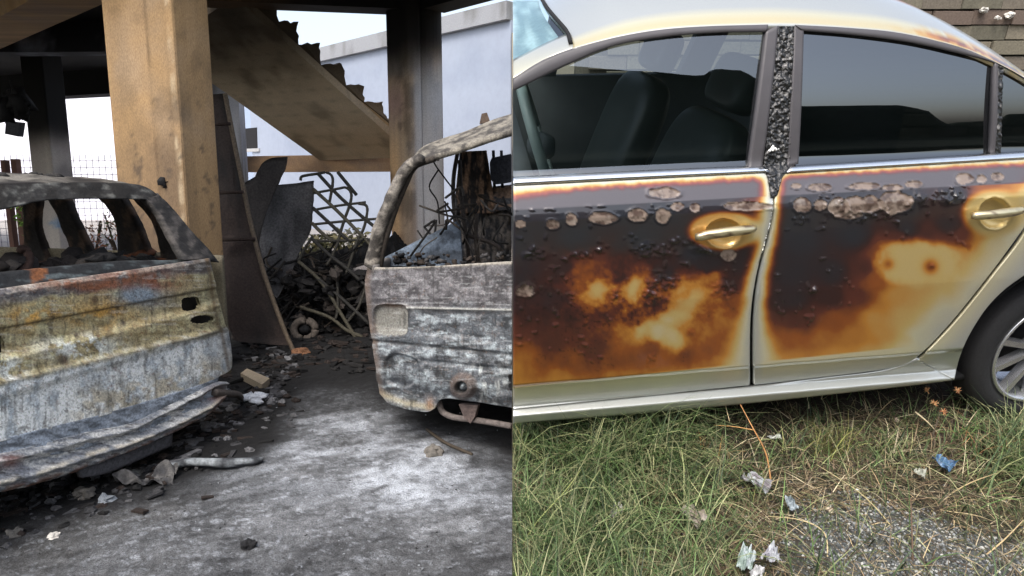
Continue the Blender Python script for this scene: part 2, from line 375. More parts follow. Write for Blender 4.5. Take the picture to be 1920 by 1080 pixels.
# slab, beams
poly = [(-1.3, 4.4), (-.4, 6.75), (-.03, 7.15), (-.97, 8.35), (-1.65, 8.35), (-2.5, 8.2), (-3.6, 7.9), (-7.5, 15.2), (-16, 16.5), (-16, 4.4)]
V, Fc = polyslab([(x, y, 3.45) for x, y in poly], (0, 0, .2)); mesh('ceiling_slab', V, Fc, M['concrete'], None, blk(V), smooth=False, label='soot-black concrete ceiling slab over the burnt cars', cat='ceiling')
def beam(name, a, b, w_, z0, z1, fn, label, step=.06):
    a = np.array(a, float); b = np.array(b, float); d = b-a; n = np.array([-d[1], d[0]])/np.linalg.norm(d)*w_
    g = slabgrid((a[0], a[1], z0), (d[0], d[1], 0), (n[0], n[1], 0), (0, 0, z1-z0), step); return g.build(name, M['concrete'], None, fn, label=label, cat='beam', smooth=False)
brown = lambda V: board(V[:, [2, 1, 0]]*np.array([1, 1, 1]), (206, 168, 118), (166, 132, 90), 99, 100, 5)
qa, qb = onz(0, 92, 3.1)[:2], onz(182, 12, 3.1)[:2]; beam('concrete_beam', qb+(qb-qa)*.35, qa+(qa-qb)*.6, .5, 3.1, 3.44, brown, 'brown scorched concrete beam running left from the tan column')
beam('concrete_beam', (-11.5, 9.6), (-3.2, 9.3), .3, 3.08, 3.448, lambda V: mix(lin(34, 34, 38), lin(150, 155, 168), ss(.5, .8, fbm(V, 2.2, 5, 17))*.8), 'dark grey soot-streaked beam behind the tan column at upper left')
beam('concrete_beam', (-16, 16.2), (-7.2, 13.1), .4, 3.0, 3.447, lambda V: blk(V)*.5, 'farthest black beam of the ceiling, above the white wall')
beam('concrete_beam', (-3.9, 7.55), (-1.22, 8.02), .32, 3.3, 3.446, lambda V: mix(blk(V), lin(120, 96, 70), ss(-2.0, -3.2, V[:, 0])*.7), 'black edge beam above the concrete stairs')
beam('concrete_beam', (-.98, 8.02), (-.01, 7.05), .3, 3.3, 3.446, blk, 'short black edge beam right of the sooty stepped column')
# ---- stairs
A = at(775, 292, 8.9); B = at(600, 301, 9.75); C = at(480, 32, 8.0); D = at(385, 147, 9.0)
def inter(u): return 8.9+(775-u)/(775-480)*(8.0-8.9)
saw = [(775, 262), (768, 222), (724, 221), (717, 188), (683, 189), (680, 158), (647, 157), (643, 119), (604, 118), (600, 81), (562, 80), (557, 40), (524, 38), (519, 4), (482, 2), (478, -34), (440, -36)]
low = [(440, -9), (480, 27), (547, 86), (623, 154), (727, 247), (775, 289)]
dr = (B-A)*1.0
st = thing('staircase', 'scorched brown concrete staircase with broken steps climbing up to the left', 'staircase', (A[0], A[1], 0))
# soffit slab (parallelogram, gridded) and the stepped side
lowp = [(440, -14), (727, 245)]
Au = at(775, 294, inter(775)); Cu = at(440, -6, inter(440)); Bd = B+(B-D)*.0; Dd = B+(D-B)*1.34
gu, gv = 60, 40; a = np.linspace(0, 1, gu)[None, :, None]; b = np.linspace(0, 1, gv)[:, None, None]
Pn = Au+(Cu-Au)*a; Pf = B+(Dd-B)*a; P = Pn+(Pf-Pn)*b
def soff(V):
    c = mix(lin(206, 186, 158), lin(230, 212, 184), fbm(V*np.array([3, 3, 12]), 1., 4, 3)); 
    ln = V[:, 2]*8; c = c*(1-.22*np.exp(-((ln-np.round(ln))/.05)**2))[:, None]; c = mix(c, lin(200, 160, 116), np.exp(-((V[:, 2]-1.85)/.3)**2)*.5)
    c = mix(c, lin(84, 70, 56), ss(.5, .72, fbm(V, 2.6, 4, 61))*.5); c = mix(c, lin(214, 196, 168), ss(.62, .75, fbm(V, 5, 4, 62))*.4)
    return mix(c, lin(26, 22, 20), ss(2.3, 3.2, V[:, 2]+(fbm(V, 2, 3, 8)-.5)*.6)*.8)
V, Fc = shell(P, .1, np.array([.0, 0, -1])); mesh('soffit', V, Fc, M['concrete'], st, soff(V), smooth=False)
sp = []
for (u, v) in saw: sp.append(at(u, v, inter(u)))
for (u, v) in low: sp.append(at(u, v+2, inter(u)))
sp = np.array(sp); 
# jagged, worn steps: jitter a denser outline
dn = []
for i in range(len(saw)-1):
    for k in range(5):
        q = sp[i]+(sp[i+1]-sp[i])*k/5; dn.append(q+np.array([random.uniform(-.02, .02), 0, random.uniform(-.03, .01)]))
dn.append(sp[len(saw)-1]); dn += list(sp[len(saw):]); dn = np.array(dn)
g = G(); L_ = 5; n = len(dn)
tt_ = np.clip((dn[:, 0]-Cu[0])/(Au[0]-Cu[0]), 0, 1)[:, None]; nb_ = ((Dd-Cu)*(1-tt_)+(B-Au)*tt_)*.985; lift = np.r_[np.zeros(n-len(low)), np.full(len(low), .05)][:, None]*np.array([0, 0, 1.])
V = np.concatenate([dn+nb_*k/L_+lift*(k > 0) for k in range(L_+1)]); Fc = [tuple(range(n)), tuple(n*L_+i for i in range(n))[::-1]]+[(k*n+i, (k+1)*n+i, (k+1)*n+(i+1) % n, k*n+(i+1) % n) for k in range(L_) for i in range(n)]
def stepc(V): 
    c = mix(lin(100, 88, 74), lin(168, 146, 116), fbm(V, 9, 5, 9, .7)); return mix(c, lin(30, 26, 24), ss(2.3, 2.9, V[:, 2])*.8)
mesh('step_flight', V, Fc, M['concrete'], st, stepc(V), smooth=False)
# stringer edge band seen brighter
P1 = [at(u, v, inter(u)-.012) for u, v in [(480, 30), (560, 101), (640, 172), (775, 292)]]; P2 = [at(u, v, inter(u)-.012) for u, v in [(480, 16), (560, 87), (640, 156), (775, 270)]]
V = np.array(P1+P2); V = np.concatenate([V, V+np.array([0, .011, 0])]); Fc = [(0, 1, 5, 4), (1, 2, 6, 5), (2, 3, 7, 6), (8, 12, 13, 9), (9, 13, 14, 10), (10, 14, 15, 11), (0, 4, 12, 8), (3, 11, 15, 7), (0, 8, 9, 1), (1, 9, 10, 2), (2, 10, 11, 3), (4, 5, 13, 12), (5, 6, 14, 13), (6, 7, 15, 14)]
mesh('stringer', V, Fc, M['concrete'], st, mix(lin(206, 172, 128), lin(96, 80, 64), ss(2.3, 3., V[:, 2])), smooth=False)
a1 = at(760, 286, 9.3); b1 = at(448, 291, 10.4)
d = b1-a1; d[2] = 0
g = slabgrid((a1[0], a1[1], 1.545), d, (.1, .3, 0), (0, 0, .23), .05); g.build('landing_beam', M['concrete'], None, lambda V: board(V[:, [2, 1, 0]], (180, 146, 110), (140, 116, 96), 99, 100, 44), smooth=False,
   label='scorched landing beam running from the stepped column under the stair foot', cat='beam')
# ---- buildings behind
a1 = at(455, 335, 24); a1 = np.array([a1[0], 24.0]); p1 = at(603, 90, 19.6); p2 = at(960, 4, 14.5)
zt = p1[2]; d = (p2-p1); d[2] = 0; 
k = (p2[2]-p1[2]); 
e0 = p1-d*.62; e1 = p2-d*.005
bt = thing('pale_building', 'long pale blue-grey building with a concrete parapet beyond the stairs', 'building', (e0[0], e0[1], 0))
D2 = np.array([e1[0]-e0[0], e1[1]-e0[1], 0]); back = np.array([D2[1], -D2[0], 0]); back = -back/np.linalg.norm(back)*(1 if -back[1] > 0 else -1)
ZT = (p1[2]+p2[2])/2
WC = lambda V: mix(lin(146, 155, 172), lin(162, 170, 184), fbm(V, .5, 4, 2))
g = slabgrid((e0[0], e0[1], 0), D2, back*3, (0, 0, ZT-.35), .25); g.build('wall', M['render'], bt, lambda V: mix(WC(V), lin(134, 144, 162), ss(.55, .75, fbm(V*np.array([1, 1, 2.]), 1.1, 3, 5))*.4), smooth=False)
g = slabgrid((e0[0]-back[0]*.12, e0[1]-back[1]*.12, ZT-.347), D2, back*.5, (0, 0, .35), .12); g.build('parapet', M['concrete'], bt, lambda V: mix(lin(150, 152, 156), lin(110, 110, 108), ss(.5, .75, fbm(V*np.array([3, 3, 1.]), 1.2, 4, 6))*.8), smooth=False)
def onplane(u, v, o, n):
    r = rays(np.array([u, v])); return CAMW+r*(((o-CAMW)@n)/(r@n))
nb = back/np.linalg.norm(back)
q = [onplane(u, v, e0-nb*.02, nb) for u, v in [(459, 241), (481, 239), (482, 279), (461, 281)]]
V, Fc = polyslab(q, nb*.03); wn = mesh('window', V, Fc, M['gap'], bt, smooth=False)
q = [onplane(u, v, e0-nb*.05, nb) for u, v in [(457, 279), (485, 278), (485, 284), (457, 285)]]
V, Fc = polyslab(q, nb*.1); mesh('sill', V, Fc, M['render'], wn, lin(170, 170, 170), smooth=False)
g = slabgrid((-11.6, 24.5, 0), (3.1, 0, 0), (0, 3, 0), (0, 0, 5.2), .4); g2 = slabgrid((-40, 25.5, 0), (28.4, -1, 0), (0, 3, 0), (0, 0, 8.5), .5)
g2.build('white_building', M['render'], None, lambda V: mix(lin(236, 236, 242), lin(222, 222, 236), fbm(V, .5, 3, 9)), smooth=False, label='bright white rendered building wall behind the distant sooty column', cat='building')
g.build('white_building', M['render'], None, lambda V: mix(lin(170, 184, 206), lin(156, 172, 196), fbm(V, .5, 3, 4)), smooth=False, label='pale building wall between the tan column and the stairs', cat='building')
q0 = at(380, 140, 9.9); q1 = at(455, 320, 9.9)
g = slabgrid((q0[0], 9.9, 0), (q1[0]-q0[0], 0, 0), (0, .2, 0), (0, 0, 2.9), .05)
g.build('concrete_wall', M['concrete'], None, lambda V: mix(mix(lin(165, 168, 175), lin(110, 108, 108), ss(.4, .7, fbm(V*np.array([9, 9, .8]), 1, 4, 4))), lin(40, 34, 30), ss(.5, .7, fbm(V*np.array([2, 2, .5]), 1.5, 3, 8))*.5), smooth=False,
   label='weathered grey concrete wall panel just right of the tan column', cat='wall')
# wire fence and shrubs behind hatchback
fy = 13.5
tf = thing('wire_fence', 'thin wire mesh fence seen through the burnt hatchback windows', 'fence', (-10, fy, 0))
g = G()
for i in range(62): x = -13.2+i*.12; g.add(*tube([(x, fy, 0), (x, fy, 1.9)], .006, 4), lin(130, 125, 140))
for k in range(14): g.add(*tube([(-13.2, fy, .1+k*.13), (-5.85, fy, .1+k*.13)], .005, 4), lin(130, 125, 140))
g.build('mesh_panel', M['char'], tf)
for x in (-11.4, -8.9, -6.3): mesh('post', *tube([(x, fy+.03, 0), (x, fy+.03, 2.0)], .03, 8), M['char'], tf, lin(60, 58, 60))
def bush(name, c, r, n, cols, seed, label, cat='shrub'):
    rg = np.random.default_rng(seed); t = thing(name, label, cat, (c[0], c[1], 0)); g = G()
    for k in range(7):
        a = rg.uniform(0, 6.28); p = [(c[0], c[1], 0), (c[0]+.4*r[0]*math.cos(a), c[1]+.3*r[1]*math.sin(a), c[2]), (c[0]+.8*r[0]*math.cos(a), c[1]+.7*r[1]*math.sin(a), c[2]+r[2]*rg.uniform(.1, .9))]; g.add(*tube(cr(p, 4), .012, 5), lin(70, 55, 40))
    g.build('stems', M['leaf'], t)
    d = rg.normal(size=(n, 3)); d /= np.linalg.norm(d, axis=1)[:, None]; rad = rg.uniform(.25, 1, n)**.5*(1+.5*(vn(d+seed, 2.2)-.5)*2)
    P = np.array(c)+d*rad[:, None]*np.array(r); P[:, 2] = np.maximum(P[:, 2], .02)
    s = rg.uniform(.5, 1.2, n)*max(r)*.09; a1 = rg.normal(size=(n, 3)); a1 /= np.linalg.norm(a1, axis=1)[:, None]; a2 = np.cross(a1, rg.normal(size=(n, 3))); a2 /= np.linalg.norm(a2, axis=1)[:, None]
    V = np.stack([P-a1*s[:, None], P+a2*s[:, None]*.4, P+a1*s[:, None], P-a2*s[:, None]*.4], 1).reshape(-1, 3); Fc = np.arange(4*n).reshape(n, 4)
    ci = rg.integers(0, len(cols), n); cc = np.array([lin(*cols[i]) for i in ci])*rg.uniform(.6, 1.25, (n, 1)); mesh('foliage', V, Fc, M['leaf'], t, np.repeat(cc, 4, 0))
c_ = at(655, 478, 12); bush('garden_shrub', (c_[0], 12, .1), (1.0, .5, .42), 1500, [(92, 92, 62), (112, 104, 70), (64, 64, 48)], 3, 'green shrub behind the bent metal grille')
c_ = at(225, 450, 9.6); bush('flowering_plant', (c_[0], 9.6, .55), (.3, .25, .45), 260, [(170, 110, 80), (190, 130, 100), (90, 100, 60), (200, 200, 195)], 5, 'orange-brown withered plant seen through the hatchback rear side window', 'plant')
c_ = at(165, 450, 10.2); bush('flowering_plant', (c_[0], 10.2, .4), (.25, .25, .5), 180, [(150, 105, 80), (180, 140, 120)], 6, 'small withered brown plant left of the larger one behind the hatchback', 'plant')
c_ = at(50, 400, 8.2); bush('leafy_branch', (c_[0], 8.2, 1.05), (.14, .15, .35), 200, [(90, 130, 40), (120, 160, 60)], 8, 'bright green leafy sprig beside the hatchback rear pillar', 'plant')
for (u0, u1, v0) in ((0, 8, 300), (19, 29, 298)):
    p = at(u0, v0, 11.5); q = at(u1, v0, 11.5); g = slabgrid((p[0], 11.5, 0), (q[0]-p[0], 0, 0), (0, .12, 0), (0, 0, p[2]), .06)
    g.build('brick_post', M['concrete'], None, lambda V: mix(lin(130, 95, 80), lin(95, 75, 68), fbm(V, 9, 3)), smooth=False, label='reddish post at the left edge above the hatchback roof' if u0 else 'reddish post nearest the left edge of the photo', cat='post')
# hanging lamp remains
t = thing('hanging_lamp', 'small burnt lamp box dangling from wires under the black ceiling at far left', 'lamp', at(22, 242, 8.5))
p = np.array([at(u, v, 8.5) for u, v in [(11, 226), (37, 229), (33, 256), (9, 251)]]); mesh('housing', *polyslab(p, (0, .1, 0)), M['char'], t, lin(52, 52, 56), smooth=False)
for pts in ([(24, 227), (26, 215), (22, 200), (25, 180), (18, 150)], [(0, 207), (18, 198), (40, 204), (58, 196)], [(28, 190), (36, 215), (30, 222), (44, 205)], [(5, 200), (12, 214), (20, 224)]):
    mesh('wire', *tube(cr([at(u, v, 8.5) for u, v in pts], 5), .012, 5), M['char'], t, lin(18, 18, 18))
g = G()
for k in range(14): g.add(*rock(at(random.uniform(5, 40), random.uniform(180, 212), 8.5), random.uniform(.04, .1), k, 1.2, .9), lin(15, 14, 14))
g.build('melted_cover', M['char'], t)
# ---- leaning burnt sheets beside the tan column
def sheet(name, pts, Y, th, colr, label, cat, lean=0., parent=None, seed=1):
    pts = resam(pts+[pts[0]], 70, False)[:-1]; p = np.array([at(u+random.uniform(-.7, .7), v, Y+lean*(480-v)/150) for u, v in pts]); cpt = p.mean(0)
    # fan grid towards centre for stains and waviness
    R_ = 12; rings = [p+(cpt-p)*k/R_ for k in range(R_)]; V = np.concatenate(rings+[cpt[None]]); V[:, 1] += (fbm(V, 4, 3, seed)-.5)*.08
    n = len(p); Fc = [(k*n+i, k*n+(i+1) % n, (k+1)*n+(i+1) % n, (k+1)*n+i) for k in range(R_-1) for i in range(n)]+[((R_-1)*n+i, (R_-1)*n+(i+1) % n, R_*n) for i in range(n)]
    m = len(V); V = np.concatenate([V, V+np.array([0, th, 0])]); Fc += [tuple(m+i for i in f)[::-1] for f in Fc]+[(i, (i+1) % n, m+(i+1) % n, m+i) for i in range(n)]
    return mesh(name, V, Fc, M['char'], parent, mix(lin(*colr[0]), lin(*colr[1]), ss(.35, .7, fbm(V*np.array([5, 5, 1.6]), 1.2, 4, seed))), label=label, cat=cat)
t = thing('burnt_door', 'tall charred door leaning against the tan column', 'door', at(470, 655, 5.95))
sheet('door_panel', [(386, 178), (424, 175), (436, 250), (456, 350), (478, 440), (500, 530), (530, 610), (548, 650), (440, 640), (424, 600), (414, 480), (402, 330)], 6.0, .04, ((54, 44, 40), (22, 21, 22)), None, None, .15, t, 5)
mesh('edge_strip', *tube(cr([at(u, v, 5.93+.15*(480-v)/150) for u, v in [(422, 176), (436, 250), (455, 345), (472, 425), (496, 515), (530, 610), (552, 662)]], 6), .02, 6), M['char'], t, lin(96, 84, 70))
for v_, ua, ub in ((232, 392, 432), (360, 404, 456), (448, 412, 478)):
    mesh('rail', *tube([at(ua, v_+2, 5.93), at(ub, v_, 5.93)], .016, 6), M['char'], t, lin(50, 38, 32))
sheet('burnt_sheet', [(456, 345), (478, 331), (492, 305), (508, 296), (540, 294), (534, 318), (512, 365), (495, 410), (486, 446), (480, 560), (462, 500)], 6.45, .02, ((58, 54, 52), (34, 33, 33)), 'blackened torn metal sheet with a curved top leaning beside the charred door', 'metal sheet', .1, None, 8)
sheet('burnt_sheet', [(526, 346), (560, 343), (589, 338), (586, 400), (584, 432), (562, 470), (548, 508), (520, 560), (498, 565), (478, 590), (468, 520), (466, 420), (500, 348)], 6.7, .02, ((92, 91, 92), (58, 58, 60)), 'large dark grey sheet standing between the torn sheet and the grille', 'metal sheet', .1, None, 11)
# grille
t = thing('window_grille', 'bent metal window grille with looped tops propped on the black rubble', 'grille', at(640, 600, 7.0))
def bar(pts, r=.014, Y=6.55, c=(56, 54, 48)):
    pp = [at(400+x/2.571, 280+y/2.571, Y-.25*(y-400)/500) for x, y in pts]; mesh('bar', *tube(cr(pp, 5), r, 6), M['char'], t, lin(*c))
for k, pts in enumerate([[(505, 118), (600, 220), (700, 310), (810, 400)], [(480, 190), (590, 290), (690, 390), (775, 480)], [(480, 282), (570, 365), (650, 440)], [(475, 355), (520, 400), (575, 445)],
    [(470, 425), (560, 510), (650, 580), (760, 680)], [(410, 540), (520, 640), (620, 800), (690, 915)], [(500, 620), (620, 720), (760, 850)],
    [(420, 760), (560, 810), (640, 870), (720, 905)], [(600, 110), (690, 220)]]): bar(pts, .017, c=(78, 74, 62) if k % 2 else (46, 45, 42))
for pts in ([(420, 150), (430, 130), (500, 118), (545, 112), (572, 130), (575, 170), (560, 255)], [(480, 212), (600, 190), (640, 185), (664, 210), (660, 260), (625, 360), (600, 450), (570, 520), (545, 560)],
    [(480, 293), (600, 272), (735, 255)], [(700, 262), (735, 270), (742, 300), (725, 380), (690, 450), (660, 540), (640, 600)], [(480, 362), (620, 348), (800, 334)], [(480, 443), (620, 440), (770, 434)],
    [(800, 340), (790, 420), (760, 520), (740, 640), (700, 760), (640, 840)], [(590, 560), (598, 650), (600, 760), (590, 820)], [(480, 420), (440, 480), (410, 540)]): bar(pts)
# rubble heap (uncountable burnt debris)
def heap():
    xs = np.linspace(-3.4, -.95, 150); ys = np.linspace(6.5, 9.1, 130); X, Y = np.meshgrid(xs, ys); V = np.stack([X, Y, np.zeros_like(X)], -1).reshape(-1, 3)
    h = np.exp(-(((V[:, 0]+2.1)/.95)**2+((V[:, 1]-8.0)/.8)**2))*.72+.45*np.exp(-(((V[:, 0]+1.35)/.4)**2+((V[:, 1]-7.9)/.55)**2))
    V[:, 2] = h*(.75+.7*(fbm(V, 3, 4, 2)-.3))+(np.floor(vn(V, 14, 3)*5)/5-.5)*.16*ss(0.02, .2, h)-.02
    c = mix(lin(12, 12, 13), lin(54, 52, 52), ss(.5, .8, fbm(V, 12, 3, 2))); c = mix(c, lin(78, 62, 50), ss(.74, .8, vn(V, 16, 9))*.5)
    mesh('rubble_heap', V, gfaces(130, 150, flip=True), M['char'], cols=c, smooth=False, kind='stuff', label='heap of black burnt rubble under the grille', cat='rubble')
heap()
def tangle():
    rg = random.Random(21); g = G()
    for k in range(420):
        u_ = rg.uniform(445, 700); v_ = rg.uniform(488, 662); Y_ = rg.uniform(6.5, 7.6); a_ = at(u_, v_, Y_); a_[2] = max(a_[2], .02); L_ = rg.uniform(.08, .5); th = rg.uniform(0, 6.28); el = rg.uniform(-.2, .9)
        d_ = np.array([math.cos(th)*math.cos(el), .4*math.sin(th)*math.cos(el), math.sin(el)])*L_; b_ = a_+d_; m_ = (a_+b_)/2+np.array([rg.uniform(-.06, .06), 0, rg.uniform(-.05, .06)]); b_[2] = max(b_[2], .02)
        g.add(*tube(cr([a_, m_, b_], 4), rg.uniform(.004, .013), 5), lin(*rg.choice([(18, 18, 18), (30, 28, 27), (46, 43, 40), (70, 62, 54), (24, 22, 22)])))
    for k in range(240):
        a_ = at(rg.uniform(445, 700), rg.uniform(500, 670), rg.uniform(6.4, 7.4)); a_[2] = max(a_[2], .02); g.add(*rock(a_, rg.uniform(.02, .08), 3000+k, rg.uniform(.3, .9), 1.), lin(*rg.choice([(14, 14, 15), (24, 23, 23), (38, 36, 35), (60, 54, 50)])))
    g.build('scrap_tangle', M['char'], smooth=False, kind='stuff', label='tangle of charred thin bars and scraps on the rubble heap', cat='scrap')
tangle()
def debris(name, n, region, rng_size, cols, seed, label, flat=.6):
    rg = np.random.default_rng(seed); g = G(); k = 0
    while k < n:
        x, y, s = region(rg)
        if x > -.05: continue
        c = lin(*cols[rg.integers(len(cols))])*rg.uniform(.6, 1.3); r = s*rg.uniform(*rng_size)
        if rg.random() < .45:
            a = rg.uniform(0, 6.28); l = r*rg.uniform(1.5, 4); dx, dy = math.cos(a)*l, math.sin(a)*l; V, Fc = hexa([(x-dy*.2, y+dx*.2, 0), (x+dy*.2, y-dx*.2, 0), (x+dx+dy*.2, y+dy-dx*.2, r*.2), (x+dx-dy*.2, y+dy+dx*.2, r*.2), (x-dy*.2, y+dx*.2, r*.4), (x+dy*.2, y-dx*.2, r*.35), (x+dx+dy*.2, y+dy-dx*.2, r*.8), (x+dx-dy*.2, y+dy+dx*.2, r*.6)])
        else: V, Fc = rock((x, y, r*.3), r, int(rg.integers(1e6)), flat, .7)
        g.add(V, Fc, c); k += 1
    g.build(name, M['char'], smooth=False, kind='stuff', label=label, cat='debris')
def reg1(rg):
    u = rg.uniform(-40, 560); v = np.interp(u, [-40, 430, 560], [960, 770, 700])+rg.normal()*45; p = onz(u, max(v, 640)); return p[0], p[1], p[1]/3.5
debris('burnt_debris', 900, reg1, (.006, .03), [(20, 20, 20), (35, 34, 34), (60, 60, 62), (96, 96, 98), (44, 36, 32)], 3, 'scatter of charred bits on the ground behind the burnt hatchback')
def reg2(rg): p = onz(rg.uniform(440, 700), rg.uniform(625, 700)); return p[0], p[1], 1.
debris('burnt_debris', 170, reg2, (.01, .045), [(12, 12, 13), (20, 19, 19), (30, 29, 29), (44, 36, 32)], 4, 'scatter of charred scraps in front of the rubble heap')
def reg3(rg): p = onz(rg.uniform(0, 958), rg.uniform(760, 1078)); return p[0], p[1], 1.
debris('ash_flakes', 420, reg3, (.0015, .005), [(130, 134, 140), (150, 154, 158), (60, 60, 62), (25, 25, 25), (35, 35, 35)], 6, 'small pale ash flakes and black crumbs over the ashy ground', .4)
# individual debris pieces
p = [onz(452, 712), onz(492, 734), onz(506, 722), onz(464, 703)]
V, Fc = polyslab(p, (0, 0, .05)); mesh('wood_block', V, Fc, M['stone'], None, lin(150, 138, 118), smooth=False, label='pale beige wood block right of the hatchback bumper', cat='wood block')
g = G(); 
for k in range(7): g.add(*rock(onz(466+k*4+random.uniform(-4, 4), 748+random.uniform(-6, 6), .02), .035, 60+k, .6, .9), lin(205, 210, 216))
g.build('ash_lump', M['stone'], label='crumbled white ash lump beside the pale wood block', cat='ash lump')
g = G(); g.add(*tube(cr([onz(318, 873, .03), onz(360, 866, .035), onz(420, 868, .035), onz(470, 864, .03), onz(492, 862, .02)], 6), np.abs(np.sin(np.linspace(.25, 2.9, 25)))**.4*(.020+.006*vn(np.c_[np.arange(25)*.5, np.zeros(25)], 1., 3)), 9))
g.build('charred_stick', M['char'], colfn=lambda V: mix(lin(50, 52, 56), lin(140, 146, 150), ss(.35, .65, fbm(V, 22, 4))), label='ash-grey charred stick lying on the edge of the ash', cat='stick')
def crump(name, uv, zs, col, label, cat, seed, size=(.12, .08, .03), fr='W', mat='plastic', n=22, base=None):
    rg = np.random.default_rng(seed); p = base if base is not None else onz(uv[0], uv[1], zs, fr); a = np.linspace(-1, 1, n); X, Y = np.meshgrid(a, a)
    ang = np.arctan2(Y, X); rad = np.sqrt(X*X+Y*Y); lim = .75+.35*(vn(np.stack([np.cos(ang), np.sin(ang), X*0+seed], -1), 1.8, seed))-.1
    V = np.stack([X*lim, Y*lim, X*0], -1); q = np.stack([X, Y, X*0+seed], -1)
    z = np.abs(fbm(q, 1.5, 2, seed)-.5)*4.5+(vn(q, 3.5, seed)-.5)*.35+.6*X*Y; V[..., 2] = z
    r = rg.uniform(0, 3.14); c, s = math.cos(r), math.sin(r); V = np.stack([(c*V[..., 0]*size[0]-s*V[..., 1]*size[1]), (s*V[..., 0]*size[0]+c*V[..., 1]*size[1]), V[..., 2]*size[2]], -1)
    P = V+p; P[..., 0] = np.where(True, P[..., 0], 0)
    if isinstance(col, list): cc = mix(lin(*col[0]), lin(*col[1]), ss(.4, .6, fbm(q, 2.5, 3, seed+2))).reshape(-1, 3)
    else: cc = lin(*col)
    V, Fc = shell(P, .002, (0, 0, 1)); cc = np.concatenate([cc, cc]) if np.ndim(cc) == 2 else cc
    return mesh(name, V, Fc, M[mat], None, cc, fr=fr, label=label, cat=cat, smooth=False)
crump('bent_metal', (275, 902), 0, [(60, 60, 62), (104, 102, 100)], 'curled grey strip of bent metal on the ground under the hatchback bumper', 'metal scrap', 3, (.15, .07, .05), mat='char')
crump('metal_strip', (215, 888), 0, [(38, 38, 38), (78, 80, 78)], 'dark flattened metal strip left of the curled grey one', 'metal scrap', 9, (.2, .05, .03), mat='char')
for k, (u, v, r, c, lb) in enumerate([(158, 926, .045, (108, 104, 98), 'grey-brown lump of rubble under the left end of the bumper'), (198, 936, .035, (130, 136, 142), 'bluish-grey chip just right of the grey-brown lump'),
   (102, 1006, .022, (196, 192, 184), 'small pale stone near the lower left corner'), (28, 1000, .03, (98, 96, 92), 'grey stone left of the small pale stone, near the left edge'), (815, 846, .045, (108, 104, 98), 'brownish grey stone on the ash in front of the burnt van'),
   (566, 660, .06, (110, 78, 56), 'rusty orange lump at the foot of the rubble heap'), (465, 1022, .03, (26, 26, 28), 'black cinder on the ash at the bottom of the photo'), (400, 800, .05, (105, 104, 104), 'ash-grey lump among the charred bits right of the bumper'), (398, 770, .035, (140, 138, 136), 'pale chip close under the right end of the bumper')]):
    V, Fc = rock(onz(u, v, r*.3), r, 200+k, .55, .6, 2); mesh('stone' if k != 6 else 'cinder', V, Fc, M['stone'], None, lin(*c)*(.8+.4*fbm(V, 30, 2))[:, None], smooth=False, label=lb, cat='stone' if k != 6 else 'cinder')
mesh('steel_rod', *tube(cr([onz(800, 805, .02), onz(835, 830, .015), onz(885, 852, .01)], 5), .009, 6), M['char'], None, lin(70, 62, 52), label='thin rusty rod on the ash in front of the burnt van', cat='rod')
mesh('steel_rod', *tube([at(652, 512, 6.9), at(694, 500, 6.6)], .03, 8), M['char'], None, lin(190, 182, 180), label='pale pink-white bar poking out of the rubble beside the burnt van', cat='bar')
t = thing('wheel_hub', 'burnt bare wheel hub lying in the rubble under the grille', 'wheel hub', at(571, 640, 6.3))
a = np.linspace(0, 6.2832, 21); c_ = at(571, 618, 6.3); mesh('rim', *tube([c_+np.array([.1*math.cos(x), .02*math.sin(x), .085*math.sin(x)]) for x in a], .035, 8), M['char'], t, lin(96, 88, 80)); mesh('bore', *rock(c_, .05, 4, .8, .2), M['gap'], t)

# =================================================================== burnt hatchback
d1 = np.array([.315, 1.0, 0]); d1 /= np.linalg.norm(d1); n1 = np.array([d1[1], -d1[0], 0]); Ld = -n1
g0 = at(0, 930, 2.6)
oA = np.array([g0[0], g0[1], .25])
def profA(s, z):                                     # s along the tail (0 near bumper left, grows to the far corner)
    lean = -.95*np.clip(z-1.0, 0, 1)-.04*np.clip(z-.9, -1, .1)*0
    step = .035*ss(.78, .74, z)-.02*ss(.62, .58, z)+.05*np.exp(-((z-.33)/.05)**2)*0
    return lean+step-.35*np.clip(s-1.05, 0, 1)**2*2
SA = Surf(oA, d1, n1, profA)
SAd = Surf(oA, d1, n1, lambda s, z: s*0)
hb = thing('burnt_hatchback', 'burnt-out estate car with rusty olive and white tailgate, glass all gone', 'car', (g0[0]-1.0, g0[1]+1.0, 0))
tg_top = [(-190, 585), (-100, 562), (0, 542), (150, 520), (300, 498), (391, 484)]
tg_bot = [(-200, 880), (-100, 852), (0, 827), (187, 780), (367, 723), (420, 700)]
tg_right = [(391, 484), (399, 520), (411, 560), (424, 610), (432, 660), (432, 690), (420, 700)]
uv = coons(tg_top, tg_bot, None, tg_right, 250, 150)
u, v = uv[..., 0], uv[..., 1]; Q = np.stack([u/100, v/100, 0*u], -1)
wr = (fbm(Q, 2.2, 5, 3)-.5)
crz = 622-.175*u+10*0                                        # pressed crease
off = .012*ss(6, -6, v-(617-.19*u))-.004+.008*(fbm(Q, 1.8, 4, 2)-.5)+.012*np.exp(-((v-(716-.235*u))/5)**2)
low = v-(718-.235*u)                                         # boundary olive -> white
off = off+.014*ss(-4, 4, low)
P = SA.map(uv); P = P+n1*off[..., None]
def hole(u, v, cu, cv, a, b, ang=0, pw=2):
    du, dv = u-cu, v-cv; c, s = math.cos(ang), math.sin(ang); x = (du*c+dv*s)/a; y = (-du*s+dv*c)/b; return (abs(x)**pw+abs(y)**pw)
Rr = hole(u, v, 358, 570, 17, 13, -.1, 4); R2 = hole(u, v, 380, 599, 22, 8, -.1, 2); R3 = hole(u, v, -14, 660, 24, 32, 0, 4)
